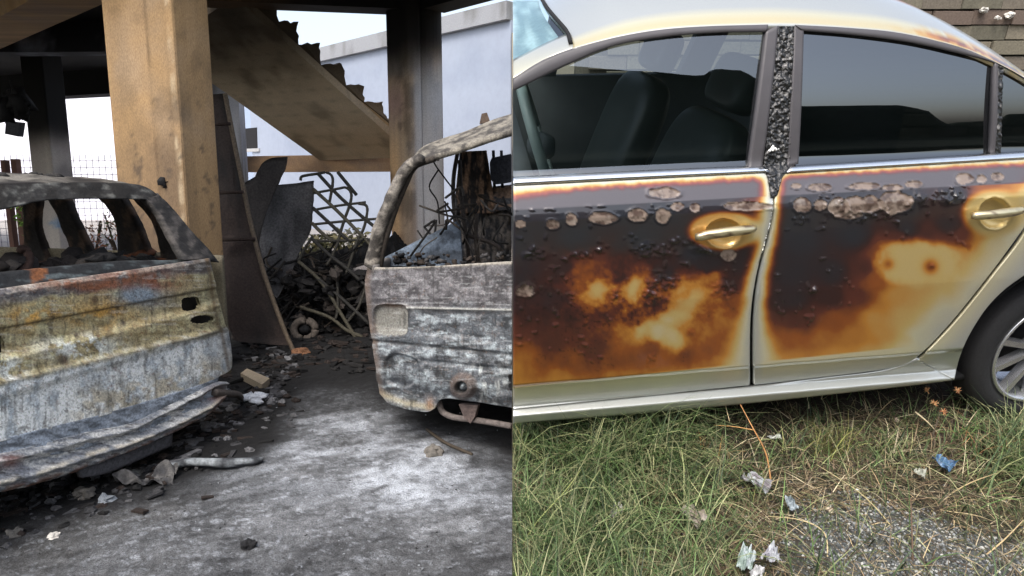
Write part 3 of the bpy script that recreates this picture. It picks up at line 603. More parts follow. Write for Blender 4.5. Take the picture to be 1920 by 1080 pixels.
rim = np.exp(-((np.sqrt(Rr)-1.15)/.15)**2)*.004+np.exp(-((np.sqrt(R2)-1.15)/.15)**2)*.004
P = P+n1*rim[..., None]
wv = (u+30*wr, v+22*wr)
def band(x, a, b, s=10): return ss(a-s, a+s, x)*ss(b+s, b-s, x)
gU, gV = wv
c = np.zeros(u.shape+(3,))+lin(174, 162, 124)
c = mix(c, lin(196, 190, 150), ss(.45, .68, fbm(Q, 6, 5, 8))*.8)
c = mix(c, lin(126, 110, 74), ss(.5, .7, fbm(Q*np.array([1, 2.2, 1]), 4, 4, 18))*.7)
c = mix(c, lin(206, 160, 82), np.clip(np.exp(-(((gU-190)/55)**2+((gV-585+0)/24)**2))+np.exp(-(((gU-80)/40)**2+((gV-583)/16)**2))+.7*np.exp(-(((gU-40)/40)**2+((gV-600)/20)**2)), 0, 1)*ss(.3, .6, fbm(Q, 5, 4, 9)))
upb = ss(6, -6, (gV-(572-.17*gU)))
c = mix(c, lin(128, 124, 122), upb*.85)
c = mix(c, lin(88, 86, 88), upb*ss(.45, .65, fbm(Q*np.array([1, 3, 1]), 4, 4, 28)))
c = mix(c, lin(140, 88, 60), np.clip(np.exp(-(((gU-255)/70)**2+((gV-527)/20)**2))*1.3+.8*np.exp(-(((gU-140)/80)**2+((gV-535)/9)**2)), 0, 1)*ss(.25, .5, fbm(Q, 6, 4, 39)))
c = mix(c, lin(140, 152, 162), np.clip(1.4*np.exp(-(((gU-258)/38)**2+((gV-554)/17)**2)), 0, 1))
c = mix(c, lin(92, 84, 78), band(u, 335, 395, 15)*upb*ss(.4, .6, fbm(Q, 9, 4, 5)))
wl = ss(-8, 10, low+18*(fbm(Q, 5, 4, 51)-.5)+30*ss(.62, .7, fbm(Q, 1.3, 3, 4))*0)
white = mix(lin(226, 228, 224)*np.ones(3), lin(172, 180, 184), ss(.42, .68, fbm(Q*np.array([1.5, .8, 1]), 4, 5, 6)))
white = mix(white, lin(226, 230, 228), ss(.55, .75, fbm(Q, 9, 4, 61))*.8)
white = mix(white, lin(168, 150, 108), ss(30, 70, low+30*(fbm(Q, 3, 3, 7)-.5))*ss(.35, .6, fbm(Q, 5, 3, 77))*.6*ss(100, 180, u))
c = mix(c, white, wl)
wp = np.clip(1.6*np.exp(-(((gU-150)/60)**2+((gV-650)/18)**2))+1.3*np.exp(-(((gU-15)/30)**2+((gV-690)/20)**2)), 0, 1)*ss(.42, .5, fbm(Q, 8, 4, 66))
c = mix(c, lin(222, 226, 218), wp)
for (cu, cv, rr) in ((176, 562, 8), (232, 606, 5), (144, 629, 4), (120, 674, 10)): c = mix(c, lin(70, 50, 40), np.clip(1.4*np.exp(-(((u-cu)/rr)**2+((v-cv)/rr)**2)), 0, 1)*.8)
c = mix(c, lin(40, 34, 28), np.exp(-((v-(616-.188*u))/2.0)**2)*.75)
c = mix(c, lin(86, 80, 60), np.exp(-((low)/2.2)**2)*.7)
c = mix(c, lin(110, 88, 60), ss(6, 1, np.abs(u-(391+(v-484)*.2)+6))*.7)
c = mix(c, lin(96, 92, 84), ss(.55, .7, fbm(Q*np.array([3.2, .5, 1]), 5, 4, 188))*.35); c = mix(c, lin(60, 54, 46), ss(.62, .74, fbm(Q, 14, 4, 71, .7))*.55); c = c*(.7+.6*fbm(Q, 22, 3, 88, .8))[..., None]
fm = np.ones((149, 249), bool); Rm = np.minimum(np.minimum(Rr, R2), R3); cm = (Rm[:-1, :-1]+Rm[1:, 1:])/2; fm = cm > 1
c = c*(1+.22*wl)[..., None]; c = mix(c, lin(58, 50, 42), ss(.66, .76, vn(Q*np.array([34, 1.6, 1]), 1., 401)*.6+.4*fbm(Q, 6, 3, 402))*.5); c = mix(c, lin(236, 234, 226), ss(.68, .76, vn(Q*np.array([2.2, 36, 1]), 1., 403)*.6+.4*fbm(Q, 7, 3, 404))*.2); c = mix(c, lin(120, 70, 44), ss(.66, .76, fbm(Q, 17, 4, 405, .75))*.5)
V, Fc = shell(P, .02, n1, fm); mesh('tailgate', V, Fc, M['scorched'], hb, np.concatenate([c.reshape(-1, 3)]*2)); TG = c
# inner dark skin behind the tailgate
P2 = SA.map(coons([(-180, 600), (384, 500)], [(-190, 860), (414, 690)], None, None, 10, 10), -.09); V, Fc = shell(P2, .02, n1); mesh('inner_skin', V, Fc, M['char'], hb, lin(28, 26, 25))
# lower valance and twisted bumper beam
uv = coons([(-200, 880), (0, 824), (187, 778), (367, 724), (412, 704)], [(-200, 925), (0, 868), (120, 850), (200, 830), (330, 788), (405, 752)], None, None, 160, 20)
Q = np.stack([uv[..., 0]/100, uv[..., 1]/100, 0*uv[..., 0]], -1); P = SA.map(uv, .012)+n1*((fbm(Q, 2, 4, 4)-.5)*.03)[..., None]
V, Fc = shell(P, .02, n1); cc = mix(lin(168, 178, 190), lin(104, 110, 116), ss(.35, .7, fbm(Q*np.array([1, 3, 1]), 5, 5, 3, .7))).reshape(-1, 3); mesh('rear_valance', V, Fc, M['scorched'], hb, np.concatenate([cc, cc]))
uv = coons([(-200, 905), (0, 852), (100, 826), (170, 808), (240, 795), (320, 758), (400, 720), (424, 716)], [(-200, 985), (-60, 945), (0, 928), (60, 915), (150, 888), (250, 850), (330, 815), (395, 782), (430, 745)], None, None, 260, 44)
u, v = uv[..., 0], uv[..., 1]; Q = np.stack([u/100, v/100, 0*u], -1); b = np.linspace(0, 1, 44)[:, None]
rid = .02*np.exp(-((b-.14-.04*np.sin(u/85))/.08)**2)+.028*np.exp(-((b-.62-.03*np.sin(u/60+1))/.1)**2)-.008*np.exp(-((b-.38)/.12)**2)-.04*ss(.86, 1, b)
P = SA.map(uv, .015)+n1*(rid+(fbm(Q, 3, 4, 5)-.5)*.025+(np.abs(fbm(Q*np.array([.6, 2, 1]), 6, 4, 55)-.5))*.025)[..., None]+np.array([0, 0, 1])*((fbm(Q, 1.5, 3, 15)-.5)*.008)[..., None]
c = mix(lin(134, 138, 144)*np.ones(3), lin(206, 206, 202), ss(.4, .7, fbm(Q*np.array([.7, 4, 1]), 4, 5, 25, .7))); c = mix(c, lin(52, 48, 46), ss(.56, .7, fbm(Q*np.array([.7, 3, 1]), 6, 5, 225, .7))*.7)
c = mix(c, lin(205, 196, 176), np.exp(-((b-.60-.05*np.sin(u/50+1))/.05)**2)*.75*ss(.3, .5, fbm(Q, 4, 3, 2)))
c = mix(c, lin(122, 84, 62), ss(.72, .9, b)*ss(.35, .6, fbm(Q, 4, 4, 35))*.8)
c = mix(c, lin(215, 215, 210), np.exp(-((b-.2-.12*np.sin(u/75))/.03)**2)*.6); c = mix(c, lin(150, 95, 78), np.exp(-(((u-405)/18)**2+((v-740)/14)**2))*.6+np.exp(-(((u-15)/22)**2+((v-865)/12)**2))*.7)
V, Fc = shell(P, .03, n1); mesh('bumper_beam', V, Fc, M['scorched'], hb, np.concatenate([c.reshape(-1, 3)]*2))
uv = coons([(150, 880), (200, 862), (325, 812)], [(155, 896), (210, 884), (322, 836), ], None, None, 30, 6); P = SA.map(uv, -.01); V, Fc = shell(P, .03, n1); mesh('tow_skirt', V, Fc, M['char'], hb, lin(88, 88, 92))
V, Fc = tube(cr([SA.map(np.array([x, y]), .02) for x, y in [(400, 735), (425, 738), (446, 740), (452, 748)]], 5), .022, 8); mesh('bumper_bracket', V, Fc, M['char'], hb, lin(96, 88, 82))
# side of the car beyond the far corner (its right flank) and under-body
cor = SA.map(np.array([430., 640.])); 
sw = lambda s, z, inn=0.: cor+Ld*s-d1*inn+np.array([0, 0, z-cor[2]])
def flank(u_, z0, z1): pass
NS, NZ = 60, 20
S_, Z_ = np.meshgrid(np.linspace(.0, 3.6, NS), np.linspace(1.0, .28, NZ)); P = cor+Ld*S_[..., None]+np.stack([0*S_, 0*S_, Z_-cor[2]], -1)+d1*.03*np.sin(S_*2)[..., None]
V, Fc = shell(P, .03, d1); mesh('body_side', V, Fc, M['scorched'], hb, mix(lin(150, 140, 110), lin(60, 56, 54), fbm(V, 3, 4, 4)))
P = oA+d1*np.linspace(-.5, 1.2, 12)[None, :, None]+Ld*np.linspace(.05, 3.6, 30)[:, None, None]; P[..., 2] = .3; V, Fc = shell(P, .05, (0, 0, 1)); mesh('floor_pan', V, Fc, M['char'], hb, lin(26, 24, 24))
# hatch frame: outer silhouette with window opening
def band_obj(name, top, bot, off, th, cf, parent, surf=SA, nu=90, nv=12, mat='char', nn=None, left=None, right=None, sm=True):
    uv = coons(top, bot, left, right, nu, nv, sm); Q = np.stack([uv[..., 0]/100, uv[..., 1]/100, 0*uv[..., 0]], -1); nn = n1 if nn is None else nn
    P = surf.map(uv, off)+nn*((fbm(Q, 4, 3, 6)-.5)*.02)[..., None]; V, Fc = shell(P, th, nn); c = cf(uv[..., 0], uv[..., 1], Q).reshape(-1, 3); return mesh(name, V, Fc, M[mat], parent, np.concatenate([c, c]))
cf1 = lambda u, v, Q: mix(mix(lin(40, 39, 38)*np.ones(3), lin(92, 92, 88), ss(.52, .72, fbm(Q*np.array([1, 3, 1]), 4, 4, 5))), lin(26, 24, 22), ss(.42, .6, fbm(Q, 5, 5, 15)))
P_ = SA.map(np.array([[0., 360.], [280., 350.]]))
band_obj('hatch_frame', [(-190, 352), (0, 345), (120, 342), (240, 344), (275, 352), (300, 368)], [(-190, 420), (0, 394), (60, 380), (110, 374), (200, 373), (284, 374)], 0, .05, cf1, hb)
band_obj('hatch_pillar', [(284, 374), (300, 368), (298, 364)], [(352, 486), (380, 484), (404, 488)], .0, .05, lambda u, v, Q: mix(lin(74, 70, 67)*np.ones(3), lin(28, 27, 27), ss(.3, .6, fbm(Q, 7, 5, 4))), hb, left=[(272, 372), (300, 400), (322, 440), (348, 488)], right=[(296, 362), (330, 398), (362, 436), (390, 465), (412, 492)], nu=16, nv=70)
# far right side pillars, on the flank plane leaning inwards
nS = d1
SS = Surf(cor, Ld, d1, lambda s, z: -.45*np.clip(z-1.0, 0, 1))
cfp = lambda u, v, Q: mix(lin(34, 30, 28)*np.ones(3), lin(78, 62, 50), ss(.45, .7, fbm(Q*np.array([3, 1, 1]), 3, 4, 5)))
for nm, Lc, Rc in (('side_pillar', [(56, 374), (58, 440), (46, 500)], [(84, 374), (82, 430), (112, 508)]), ('side_pillar', [(104, 372), (124, 412), (148, 478)], [(134, 372), (152, 410), (182, 478)]),
                   ('side_pillar', [(192, 366), (226, 410), (236, 500)], [(238, 366), (266, 415), (300, 505)]), ('side_pillar', [(262, 372), (300, 420), (318, 500)], [(292, 374), (322, 420), (352, 500)])):
    band_obj(nm, [Lc[0], Rc[0]], [Lc[-1], Rc[-1]], 0, .05, cfp, hb, surf=SS, nn=nS, left=Lc, right=Rc, nu=10, nv=50)
band_obj('side_sill', [(-190, 500), (0, 492), (110, 486), (232, 476), (345, 486), (385, 496)], [(-190, 580), (0, 560), (230, 540), (390, 520)], 0, .06, lambda u, v, Q: mix(lin(40, 36, 34)*np.ones(3), lin(112, 66, 40), ss(.5, .65, fbm(Q*np.array([1, 3, 1]), 4, 4, 9))), hb, surf=SS, nn=nS)
# charred ledge just inside the tailgate top
band_obj('parcel_ledge', [(-190, 540), (0, 513), (120, 500), (230, 490), (330, 488), (380, 484)], [(-190, 592), (0, 552), (150, 530), (300, 506), (392, 492)], -.1, .05, lambda u, v, Q: mix(mix(lin(28, 30, 32)*np.ones(3), lin(74, 82, 84), ss(.5, .7, fbm(Q*np.array([1, 3, 1]), 4, 4, 9))), lin(120, 74, 42), ss(.62, .7, fbm(Q, 2.5, 4, 29))*.9), hb)
g = G()
for k in range(46):
    u_ = random.uniform(-60, 330); g.add(*rock(SA.map(np.array([u_, np.interp(u_, [-60, 330], [520, 488])+random.uniform(-16, 12)]), -.3-random.uniform(0, .3)), random.uniform(.02, .07), 500+k, .7, .9), lin(*random.choice([(40, 34, 30), (26, 25, 25), (96, 58, 36), (70, 64, 58)])))
g.add(*tube(cr([SA.map(np.array([x, y*1.]), -.35) for x, y in [(38, 470), (44, 466), (54, 478), (52, 500), (40, 512)]], 5), .02, 6), lin(60, 42, 34))
g.build('cabin_wreckage', M['char'], hb, kind='stuff')
# roof: burnt, crumpled sheet running forward from the hatch
tops = SA.map(resam([(-190, 352), (0, 345), (120, 342), (240, 344), (280, 354)], 70)); sR = np.linspace(0, 2.6, 50); P = tops[None]+Ld*sR[:, None, None]
Pz = (fbm(P, 2.6, 4, 9)-.5)*.10; P[..., 2] += Pz*ss(0, .2, sR)[:, None]+.035*np.sin(np.clip(sR/2.6, 0, 1)*3.1)[:, None]+.02*ss(0, .3, sR)[:, None]
V, Fc = shell(P, .03, (0, 0, 1)); mesh('roof', V, Fc, M['scorched'], hb, mix(lin(116, 112, 104), lin(40, 37, 35), ss(.3, .6, fbm(V, 7, 5, 3))))
for (u0, u1, dv) in ((140, 190, 14), (40, 90, 6)):
    b0 = SA.map(np.array([u0*1., 340.]))+Ld*.3; b1_ = SA.map(np.array([u1*1., 342.]))+Ld*.3; g = G()
    for k in range(9): g.add(*rock(b0+(b1_-b0)*random.random()+np.array([0, 0, .025]), .035, 900+k+u0, .5, .8), lin(40, 38, 36))
    g.build('melted_trim', M['char'], hb, kind='stuff')
# =================================================================== burnt van (right)
oB = at(700, 740, 3.75); lb = np.array([1, -.42, 0]); lb /= np.linalg.norm(lb); nB = np.array([lb[1], -lb[0], 0]); nB = nB if nB[1] < 0 else -nB
e_ = at(959.5, 765, 3.42); lb = e_-oB; lb[2] = 0; lb /= np.linalg.norm(lb); nB = np.array([lb[1], -lb[0], 0])
SB = Surf(oB, lb, nB, lambda s, z: -.55*np.clip(.14-s, 0, 1)**1.6*2.2+.05*ss(.99, .8, z)-.10*np.clip(z-1.0, 0, 1)+.03*ss(.66, .62, z)-.05*ss(.42, .3, z))
bv = thing('burnt_van', 'ash-grey burnt-out van facing the hatchback, its end panel scorched bare', 'van', (oB[0]+.3, oB[1]+.8, 0))
uv = coons([(690, 499), (720, 502), (800, 500), (880, 495), (959.6, 490)], [(712, 738), (735, 760), (790, 772), (812, 768), (830, 748), (880, 752), (959.6, 765)], [(690, 499), (684, 530), (688, 580), (697, 640), (705, 700), (712, 738)], [(959.6, 490), (959.6, 765)], 170, 170)
u, v = uv[..., 0], uv[..., 1]; Q = np.stack([u/100, v/100, 0*u], -1)
lampR = hole(u, v, 733, 601, 31, 29, 0, 4.5); hub = np.hypot(u-869, v-724); lamp2 = hole(u, v, 750, 695, 32, 30, .3, 3)
off = .012*(fbm(Q, 2, 4, 3)-.5)-.022*ss(1.3, .9, lampR)+.006*np.exp(-((lampR-1.35)/.25)**2)
off = off+.008*np.exp(-((v-(577+.02*(u-760)))/2.5)**2)*ss(755, 765, u)-.010*np.exp(-((v-(640+.1*(u-700)))/4)**2)-.012*np.exp(-((v-(668+.1*(u-700)))/5)**2)*ss(760, 780, u)
off = off-.02*ss(1.2, .7, lamp2)+.03*ss(26, 18, hub)-.03*ss(12, 9, hub)+.02*ss(5, 3, hub)-.02*ss(40, 8, np.abs(u-952))*ss(700, 712, v)*ss(745, 735, v)
P = SB.map(uv)+nB*off[..., None]
st_ = fbm(Q*np.array([1, 2.8, 1]), 3.5, 5, 5); sm_ = fbm(Q, 9, 4, 6)
c = mix(lin(66, 64, 66)*np.ones(3), lin(112, 110, 112), ss(.35, .65, st_*.5+sm_*.5))
lo = ss(560, 600, v+30*(fbm(Q, 3, 3, 9)-.5))
c = mix(c, lin(84, 92, 98), lo*.6); c = mix(c, lin(168, 178, 182), np.clip(ss(.48, .72, st_*.6+.4*fbm(Q, 12, 4, 66, .7))*lo, 0, 1)); c = mix(c, lin(38, 40, 42), ss(.54, .68, fbm(Q*np.array([1, 2.5, 1]), 4, 4, 71))*lo*.8)
c = mix(c, lin(50, 48, 50), ss(.55, .7, fbm(Q, 4, 4, 81))*(1-lo)*.8); c = mix(c, lin(140, 138, 138), ss(.6, .75, fbm(Q*np.array([1, 2, 1]), 12, 4, 91, .7))*.6); c = c*(.65+.7*fbm(Q, 22, 3, 188, .8))[..., None]
c = mix(c, lin(126, 124, 116), ss(1.1, .9, lampR)*.85); c = mix(c, lin(50, 44, 40), np.exp(-((np.sqrt(lampR)-1.08)/.06)**2)*.8)
c = mix(c, lin(120, 96, 78), np.exp(-(((u-735)/26)**2+((v-574)/4)**2))*.8)
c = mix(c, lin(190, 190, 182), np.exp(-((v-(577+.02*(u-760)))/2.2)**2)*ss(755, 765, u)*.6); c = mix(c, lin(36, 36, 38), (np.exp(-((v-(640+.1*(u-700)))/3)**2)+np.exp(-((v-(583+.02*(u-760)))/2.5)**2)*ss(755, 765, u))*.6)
c = mix(c, lin(196, 188, 172), np.exp(-((v-(503-.04*(u-690)))/3.)**2)*.6)
c = mix(c, lin(98, 84, 76), ss(30, 22, hub)*ss(8, 12, hub)*.7); c = mix(c, lin(20, 20, 20), np.exp(-((hub-9)/2.5)**2))
c = mix(c, lin(188, 178, 150), np.exp(-((v-np.interp(u, [712, 760, 815], [738, 756, 765]))/6)**2)*.6*ss(830, 800, u)); c = mix(c, lin(140, 108, 82), np.exp(-(((u-806)/7)**2+((v-758)/12)**2))*.8)
c = mix(c, lin(120, 100, 84), ss(14, 2, u-np.interp(v, [499, 530, 580, 640, 738], [690, 684, 688, 697, 712]))*.5)
c = mix(c, lin(208, 212, 208), np.exp(-(((u-905)/40)**2+((v-715)/26)**2))*ss(.42, .6, fbm(Q*np.array([4, 1, 1]), 3, 3, 8))*.9*ss(32, 40, hub))
c = mix(c, lin(12, 12, 12), hole(u, v, 960, 718, 9, 16, 0, 4)[..., ] < 1)
c = mix(c, lin(30, 29, 29), ss(.66, .76, vn(Q*np.array([30, 2, 1]), 1., 411)*.6+.4*fbm(Q, 6, 3, 412))*.5); c = mix(c, lin(200, 204, 204), ss(.67, .76, vn(Q*np.array([2.4, 38, 1]), 1., 413)*.6+.4*fbm(Q, 7, 3, 414))*.2); c = mix(c, lin(104, 84, 70), ss(.66, .76, fbm(Q, 15, 4, 415, .75))*.4)
V, Fc = shell(P, .02, nB); mesh('end_panel', V, Fc, M['scorched'], bv, np.concatenate([c.reshape(-1, 3)]*2))
# corner pillar and roof
pp = [SB.map(np.array([x*1., y*1.]), -.02) for x, y in [(699, 500), (703, 470), (712, 430), (728, 385), (748, 340), (765, 312), (790, 296)]]
pv_, pf_ = tube(cr(pp, 12), np.linspace(.044, .027, 73), 14); pv_ = pv_+(vn(pv_, 22, 3)-.5)[:, None]*.016
mesh('corner_pillar', pv_, pf_, M['scorched'], bv, mix(mix(lin(128, 122, 114), lin(66, 62, 58), ss(.35, .6, fbm(pv_*np.array([1, 1, .5]), 18, 4, 5, .7))), lin(168, 160, 148), ss(.6, .7, fbm(pv_, 26, 3, 8))*.6))
pp = [SB.map(np.array([x*1., y*1.]), -.06) for x, y in [(712, 500), (720, 460), (738, 400), (760, 345), (778, 312), (815, 297)]]
mesh('inner_pillar', *tube(cr(pp, 8), .018, 8), M['char'], bv, lin(60, 54, 48))
uv = coons([(771, 299), (790, 277), (820, 263), (870, 247), (920, 226), (959.6, 213)], [(774, 306), (800, 294), (840, 283), (880, 270), (920, 256), (959.6, 244)], None, None, 90, 16)
u, v = uv[..., 0], uv[..., 1]; Q = np.stack([u/100, v/100, 0*u], -1); b = np.linspace(1, 0, 16)[:, None]
P = SB.map(uv, -.05)-nB*(b*.5-.06*np.sin(b*3.1))[..., None]; 
P = SB.map(uv, -.05)
# push the upper edge back so the roof has real depth, keeping each point on its sight line
r_, c_0 = cray(uv, 'W'); tt = np.linalg.norm(P-CAMW, axis=-1)*(1+.16*b**1.4); P = CAMW+r_/np.linalg.norm(r_, axis=-1)[..., None]*tt[..., None]
ext = P[0]; more = np.stack([ext+np.array([.0, 1, 0])*k*.2+np.array([0, 0, 1])*(.02*k-.0016*k*k) for k in range(8, 0, -1)]); more[..., 0] = np.minimum(more[..., 0], -.004)
P = np.concatenate([more, P]); V, Fc = shell(P, .03, (0, 0, 1)); mesh('roof', V, Fc, M['scorched'], bv, mix(lin(140, 134, 122), lin(66, 62, 58), ss(.35, .62, fbm(V, 14, 5, 3, .75))))
p = np.array([at(x, y, 4.25) for x, y in [(899, 232), (903, 213), (913, 211), (919, 228)]]); mesh('roof_bracket', *polyslab(p, (0, .06, 0)), M['char'], bv, lin(84, 70, 60), smooth=False)
# inside the van
def quad(name, pts, Y, th, cf, parent, n=40, tilt=0., mat='char'):
    uv = coons([pts[0], pts[1]], [pts[3], pts[2]], None, None, n, n); r, _ = cray(uv, 'W'); Yg = Y+tilt*(pts[0][1]-uv[..., 1])/100; P = CAMW+r*(Yg/r[..., 1])[..., None]; Q = np.stack([uv[..., 0]/100, uv[..., 1]/100, 0*uv[..., 0]], -1)
    P[..., 1] += (fbm(Q, 4, 4, 4)-.5)*.05; V, Fc = shell(P, th, (0, -1, 0)); c = cf(Q).reshape(-1, 3); return mesh(name, V, Fc, M[mat], parent, np.concatenate([c, c]))
cs = lambda a, b, sx=1, sy=1, sc=5, sd=3: (lambda Q: mix(lin(*a)*np.ones(3), lin(*b), ss(.4, .65, fbm(Q*np.array([sx, sy, 1]), sc, 4, sd))))
quad('dashboard', [(722, 482), (862, 412), (868, 500), (712, 500)], 4.15, .05, cs((96, 108, 122), (66, 74, 84)), bv, tilt=.1)
quad('rear_bulkhead', [(852, 395), (959.4, 385), (959.4, 500), (862, 500)], 4.6, .04, cs((52, 52, 54), (120, 112, 104), 3, 1), bv)
quad('bulkhead_pillar', [(862, 284), (912, 282), (930, 400), (850, 400)], 4.55, .06, cs((44, 40, 38), (150, 120, 96), 5, 1, 4, 7), bv)
quad('bulkhead_crosspiece', [(905, 352), (959.4, 346), (959.4, 392), (905, 400)], 4.57, .05, cs((84, 84, 86), (140, 116, 98), 1, 4, 5, 9), bv)
hr = resam([(922, 296), (959.4, 288), (959.4, 342), (930, 346), (920, 338), (918, 305), (922, 296)], 40, False)[:-1]
mesh('headrest', *polyslab([at(x, y, 4.5) for x, y in hr], (0, .1, 0)), M['char'], bv, lin(44, 46, 52), smooth=False)
for x0 in (925, 940): mesh('headrest_post', *tube([at(x0, 282, 4.52), at(x0+2, 352, 4.52)], .011, 6), M['char'], bv, lin(28, 28, 30))
for pts, Y in (([(810, 298), (822, 318), (850, 355)], 4.0), ([(822, 318), (805, 350), (820, 378), (824, 420)], 4.0), ([(858, 285), (850, 340), (852, 400), (862, 480)], 4.3), ([(870, 440), (900, 448), (930, 460), (948, 480)], 4.3), ([(838, 452), (860, 478), (880, 488)], 4.2), ([(895, 400), (892, 440), (896, 490)], 4.3), ([(862, 300), (866, 380), (880, 490)], 4.35)):
    mesh('loose_wire' if Y == 4.0 else 'frame_tube', *tube(cr([at(x, y, Y) for x, y in pts], 6), .005 if Y == 4.0 else .014, 6), M['char'], bv, lin(38, 36, 34) if Y == 4.0 else lin(66, 60, 56))
g = G(); 
for k in range(60): g.add(*rock(at(random.uniform(735, 955), random.uniform(474, 498), 4.0), random.uniform(.008, .022), 700+k, .7, .9), lin(*random.choice([(34, 34, 36), (60, 52, 46), (82, 80, 80)])))
for k in range(34):
    a_ = at(random.uniform(780, 955), random.uniform(360, 490), random.uniform(4.0, 4.45)); g.add(*tube(cr([a_, a_+np.array([random.uniform(-.08, .08), 0, random.uniform(-.12, .06)]), a_+np.array([random.uniform(-.16, .16), .05, random.uniform(-.22, .02)])], 4), random.uniform(.003, .008), 5), lin(*random.choice([(30, 29, 28), (58, 52, 46), (84, 80, 76)])))
g.build('cabin_wreckage', M['char'], bv, kind='stuff')
# side of the van going back, floor, pipe under it
cor = SB.map(np.array([692., 560.])); cb = np.array([cor[0], cor[1]])
S_, Z_ = np.meshgrid(np.linspace(.02, 1.9, 40), np.linspace(.98, .32, 20)); P = np.stack([cor[0]+.02+S_*.02, cor[1]+S_, Z_], -1); V, Fc = shell(P, .03, (-1, 0, 0)); mesh('body_side', V, Fc, M['scorched'], bv, mix(lin(110, 106, 102), lin(52, 50, 50), fbm(V, 4, 4, 5)))
P = np.stack(np.meshgrid(np.linspace(cor[0]+.1, -.01, 8), np.linspace(3.9, 5.6, 10)), -1); P = np.concatenate([P, np.full(P.shape[:2]+(1,), .34)], -1); V, Fc = shell(P, .05, (0, 0, 1)); mesh('floor_pan', V, Fc, M['char'], bv, lin(24, 23, 23))
mesh('exhaust_pipe', *tube(cr([SB.map(np.array([x*1., y*1.]), -.06) for x, y in [(822, 752), (830, 772), (850, 782), (880, 786), (920, 792), (959, 799)]], 7), .017, 8), M['char'], bv, lin(104, 96, 92))
g = G(); g.add(*polyslab([SB.map(np.array([x*1., y*1.]), -.03) for x, y in [(860, 758), (896, 760), (890, 782), (882, 794), (870, 784)]], -nB*.03), lin(92, 80, 76)); g.build('pipe_bracket', M['char'], bv, smooth=False)

# =================================================================== RIGHT: grassy bank and silver car
def bank_h(x, y): 
    V = np.stack([x, y, 0*x], -1); return (fbm(V, 2.2, 4, 3)-.5)*.07+(vn(V, 17, 7)-.5)*.012
def gravel_mask(x, y):
    u, v = proj(np.stack([x, y, 0*x], -1), 'B'); V = np.stack([x, y, 0*x], -1)
    m = np.exp(-(((u-1650)/220)**2+((v-1030)/110)**2)**1.0)+np.exp(-(((u-1850)/160)**2+((v-1085)/60)**2)); return ss(.35, .75, m+(fbm(V, 5, 4, 13)-.5)*.9), u, v
def bank():
    xs = np.r_[np.linspace(0.0, 1.9, 230), np.geomspace(1.93, 16, 40)]; ys = np.r_[np.linspace(.02, .9, 20), np.linspace(.905, 2.2, 200), np.geomspace(2.23, 16, 50)]
    X, Y = np.meshgrid(xs, ys); Z = bank_h(X, Y); V = np.stack([X, Y, Z], -1).reshape(-1, 3); gm, u, v = gravel_mask(V[:, 0], V[:, 1])
    c = mix(lin(44, 38, 32), lin(74, 64, 54), fbm(V, 6, 4, 5)); c = mix(c, lin(42, 44, 32), ss(.45, .7, fbm(V, 2.5, 3, 6))*.6)
    c = mix(c, lin(80, 83, 80), gm*.85); c = mix(c, lin(150, 140, 120), ss(5, 7, V[:, 1])*.7)
    n0 = len(V); nx, ny = len(xs), len(ys)
    Vs = np.stack([np.zeros(ny), ys, Z[:, 0]-1.2-ys*.6], -1); Vall = np.concatenate([V, Vs]); i = np.arange(ny)*nx; j = n0+np.arange(ny)
    fs = np.stack([i[:-1], i[1:], j[1:], j[:-1]], -1); f = np.concatenate([gfaces(ny, nx, flip=True), fs])
    mesh('grassy_bank', Vall, f, M['soil'], cols=np.concatenate([c, np.tile(lin(80, 68, 54), (ny, 1))]), kind='structure', fr='B', org=(0, 0, 0))
bank()
def add_reflected_ridge():  # unseen dark ridge added behind the camera, outline shaped for the window reflections
    n = 220; x = np.linspace(-14, 34, n); rows = []
    top = np.interp(x, [-14, -4, 5.3, 6.7, 10.5, 10.9, 11.9, 12.6, 13.5, 17.5, 18.6, 19.4, 20, 21.5, 22, 34], [3, 7, 8.1, 7.9, 7.0, 7.7, 7.6, 5.8, 3.85, 3.8, 3.2, 1.5, 1.75, 1.85, 2.6, 3.0])
    for k in range(14):
        t = k/13.; rows.append(np.stack([x, -14.4-.6*t+0*x, top*np.sin(t*math.pi/2)], -1))
    rows.insert(0, np.stack([x, -2.5+0*x, -.02+0*x], -1)); P = np.array(rows); P[..., 2] += (fbm(P, 1.4, 4, 3)-.5)*.12*np.linspace(0, 1, 15)[:, None]; P[..., 1] += (fbm(P, 1.2, 4, 8)-.5)*.5
    mesh('unseen_reflection_ridge', P.reshape(-1, 3), gfaces(15, n), M['soil'], cols=lin(44, 50, 38), kind='structure')
add_reflected_ridge()
# rubble-block wall up the bank, behind the car
def blockwall():
    t = thing('block_wall', 'weathered grey block wall with a row of red bricks behind the silver car', 'wall', (4.5, 5.6, 0), 'B'); g = G(); g2 = G(); g3 = G(); rg = random.Random(4)
    for r in range(16):
        x = .6+(r % 2)*.14
        while x < 11:
            L = .27*rg.uniform(.8, 1.2); d_ = rg.uniform(-.015, .015); (g2 if r in (9,) else g).add(*box(x, x+L, 5.6+d_, 5.8, r*.11+rg.uniform(0, .006), r*.11+.1+rg.uniform(-.008, .006)), lin(*( (116, 102, 92) if r in (9,) else rg.choice([(128, 122, 106), (112, 108, 94), (138, 130, 114), (122, 114, 102)])))); x += L+rg.uniform(.002, .012)
    g.build('blocks', M['stone'], t, smooth=False); g2.build('brick_course', M['stone'], t, smooth=False); g3.add(*box(.5, 11.1, 5.66, 5.79, -.1, 1.75), lin(112, 107, 96)); g3.build('mortar', M['stone'], t, smooth=False)
blockwall()
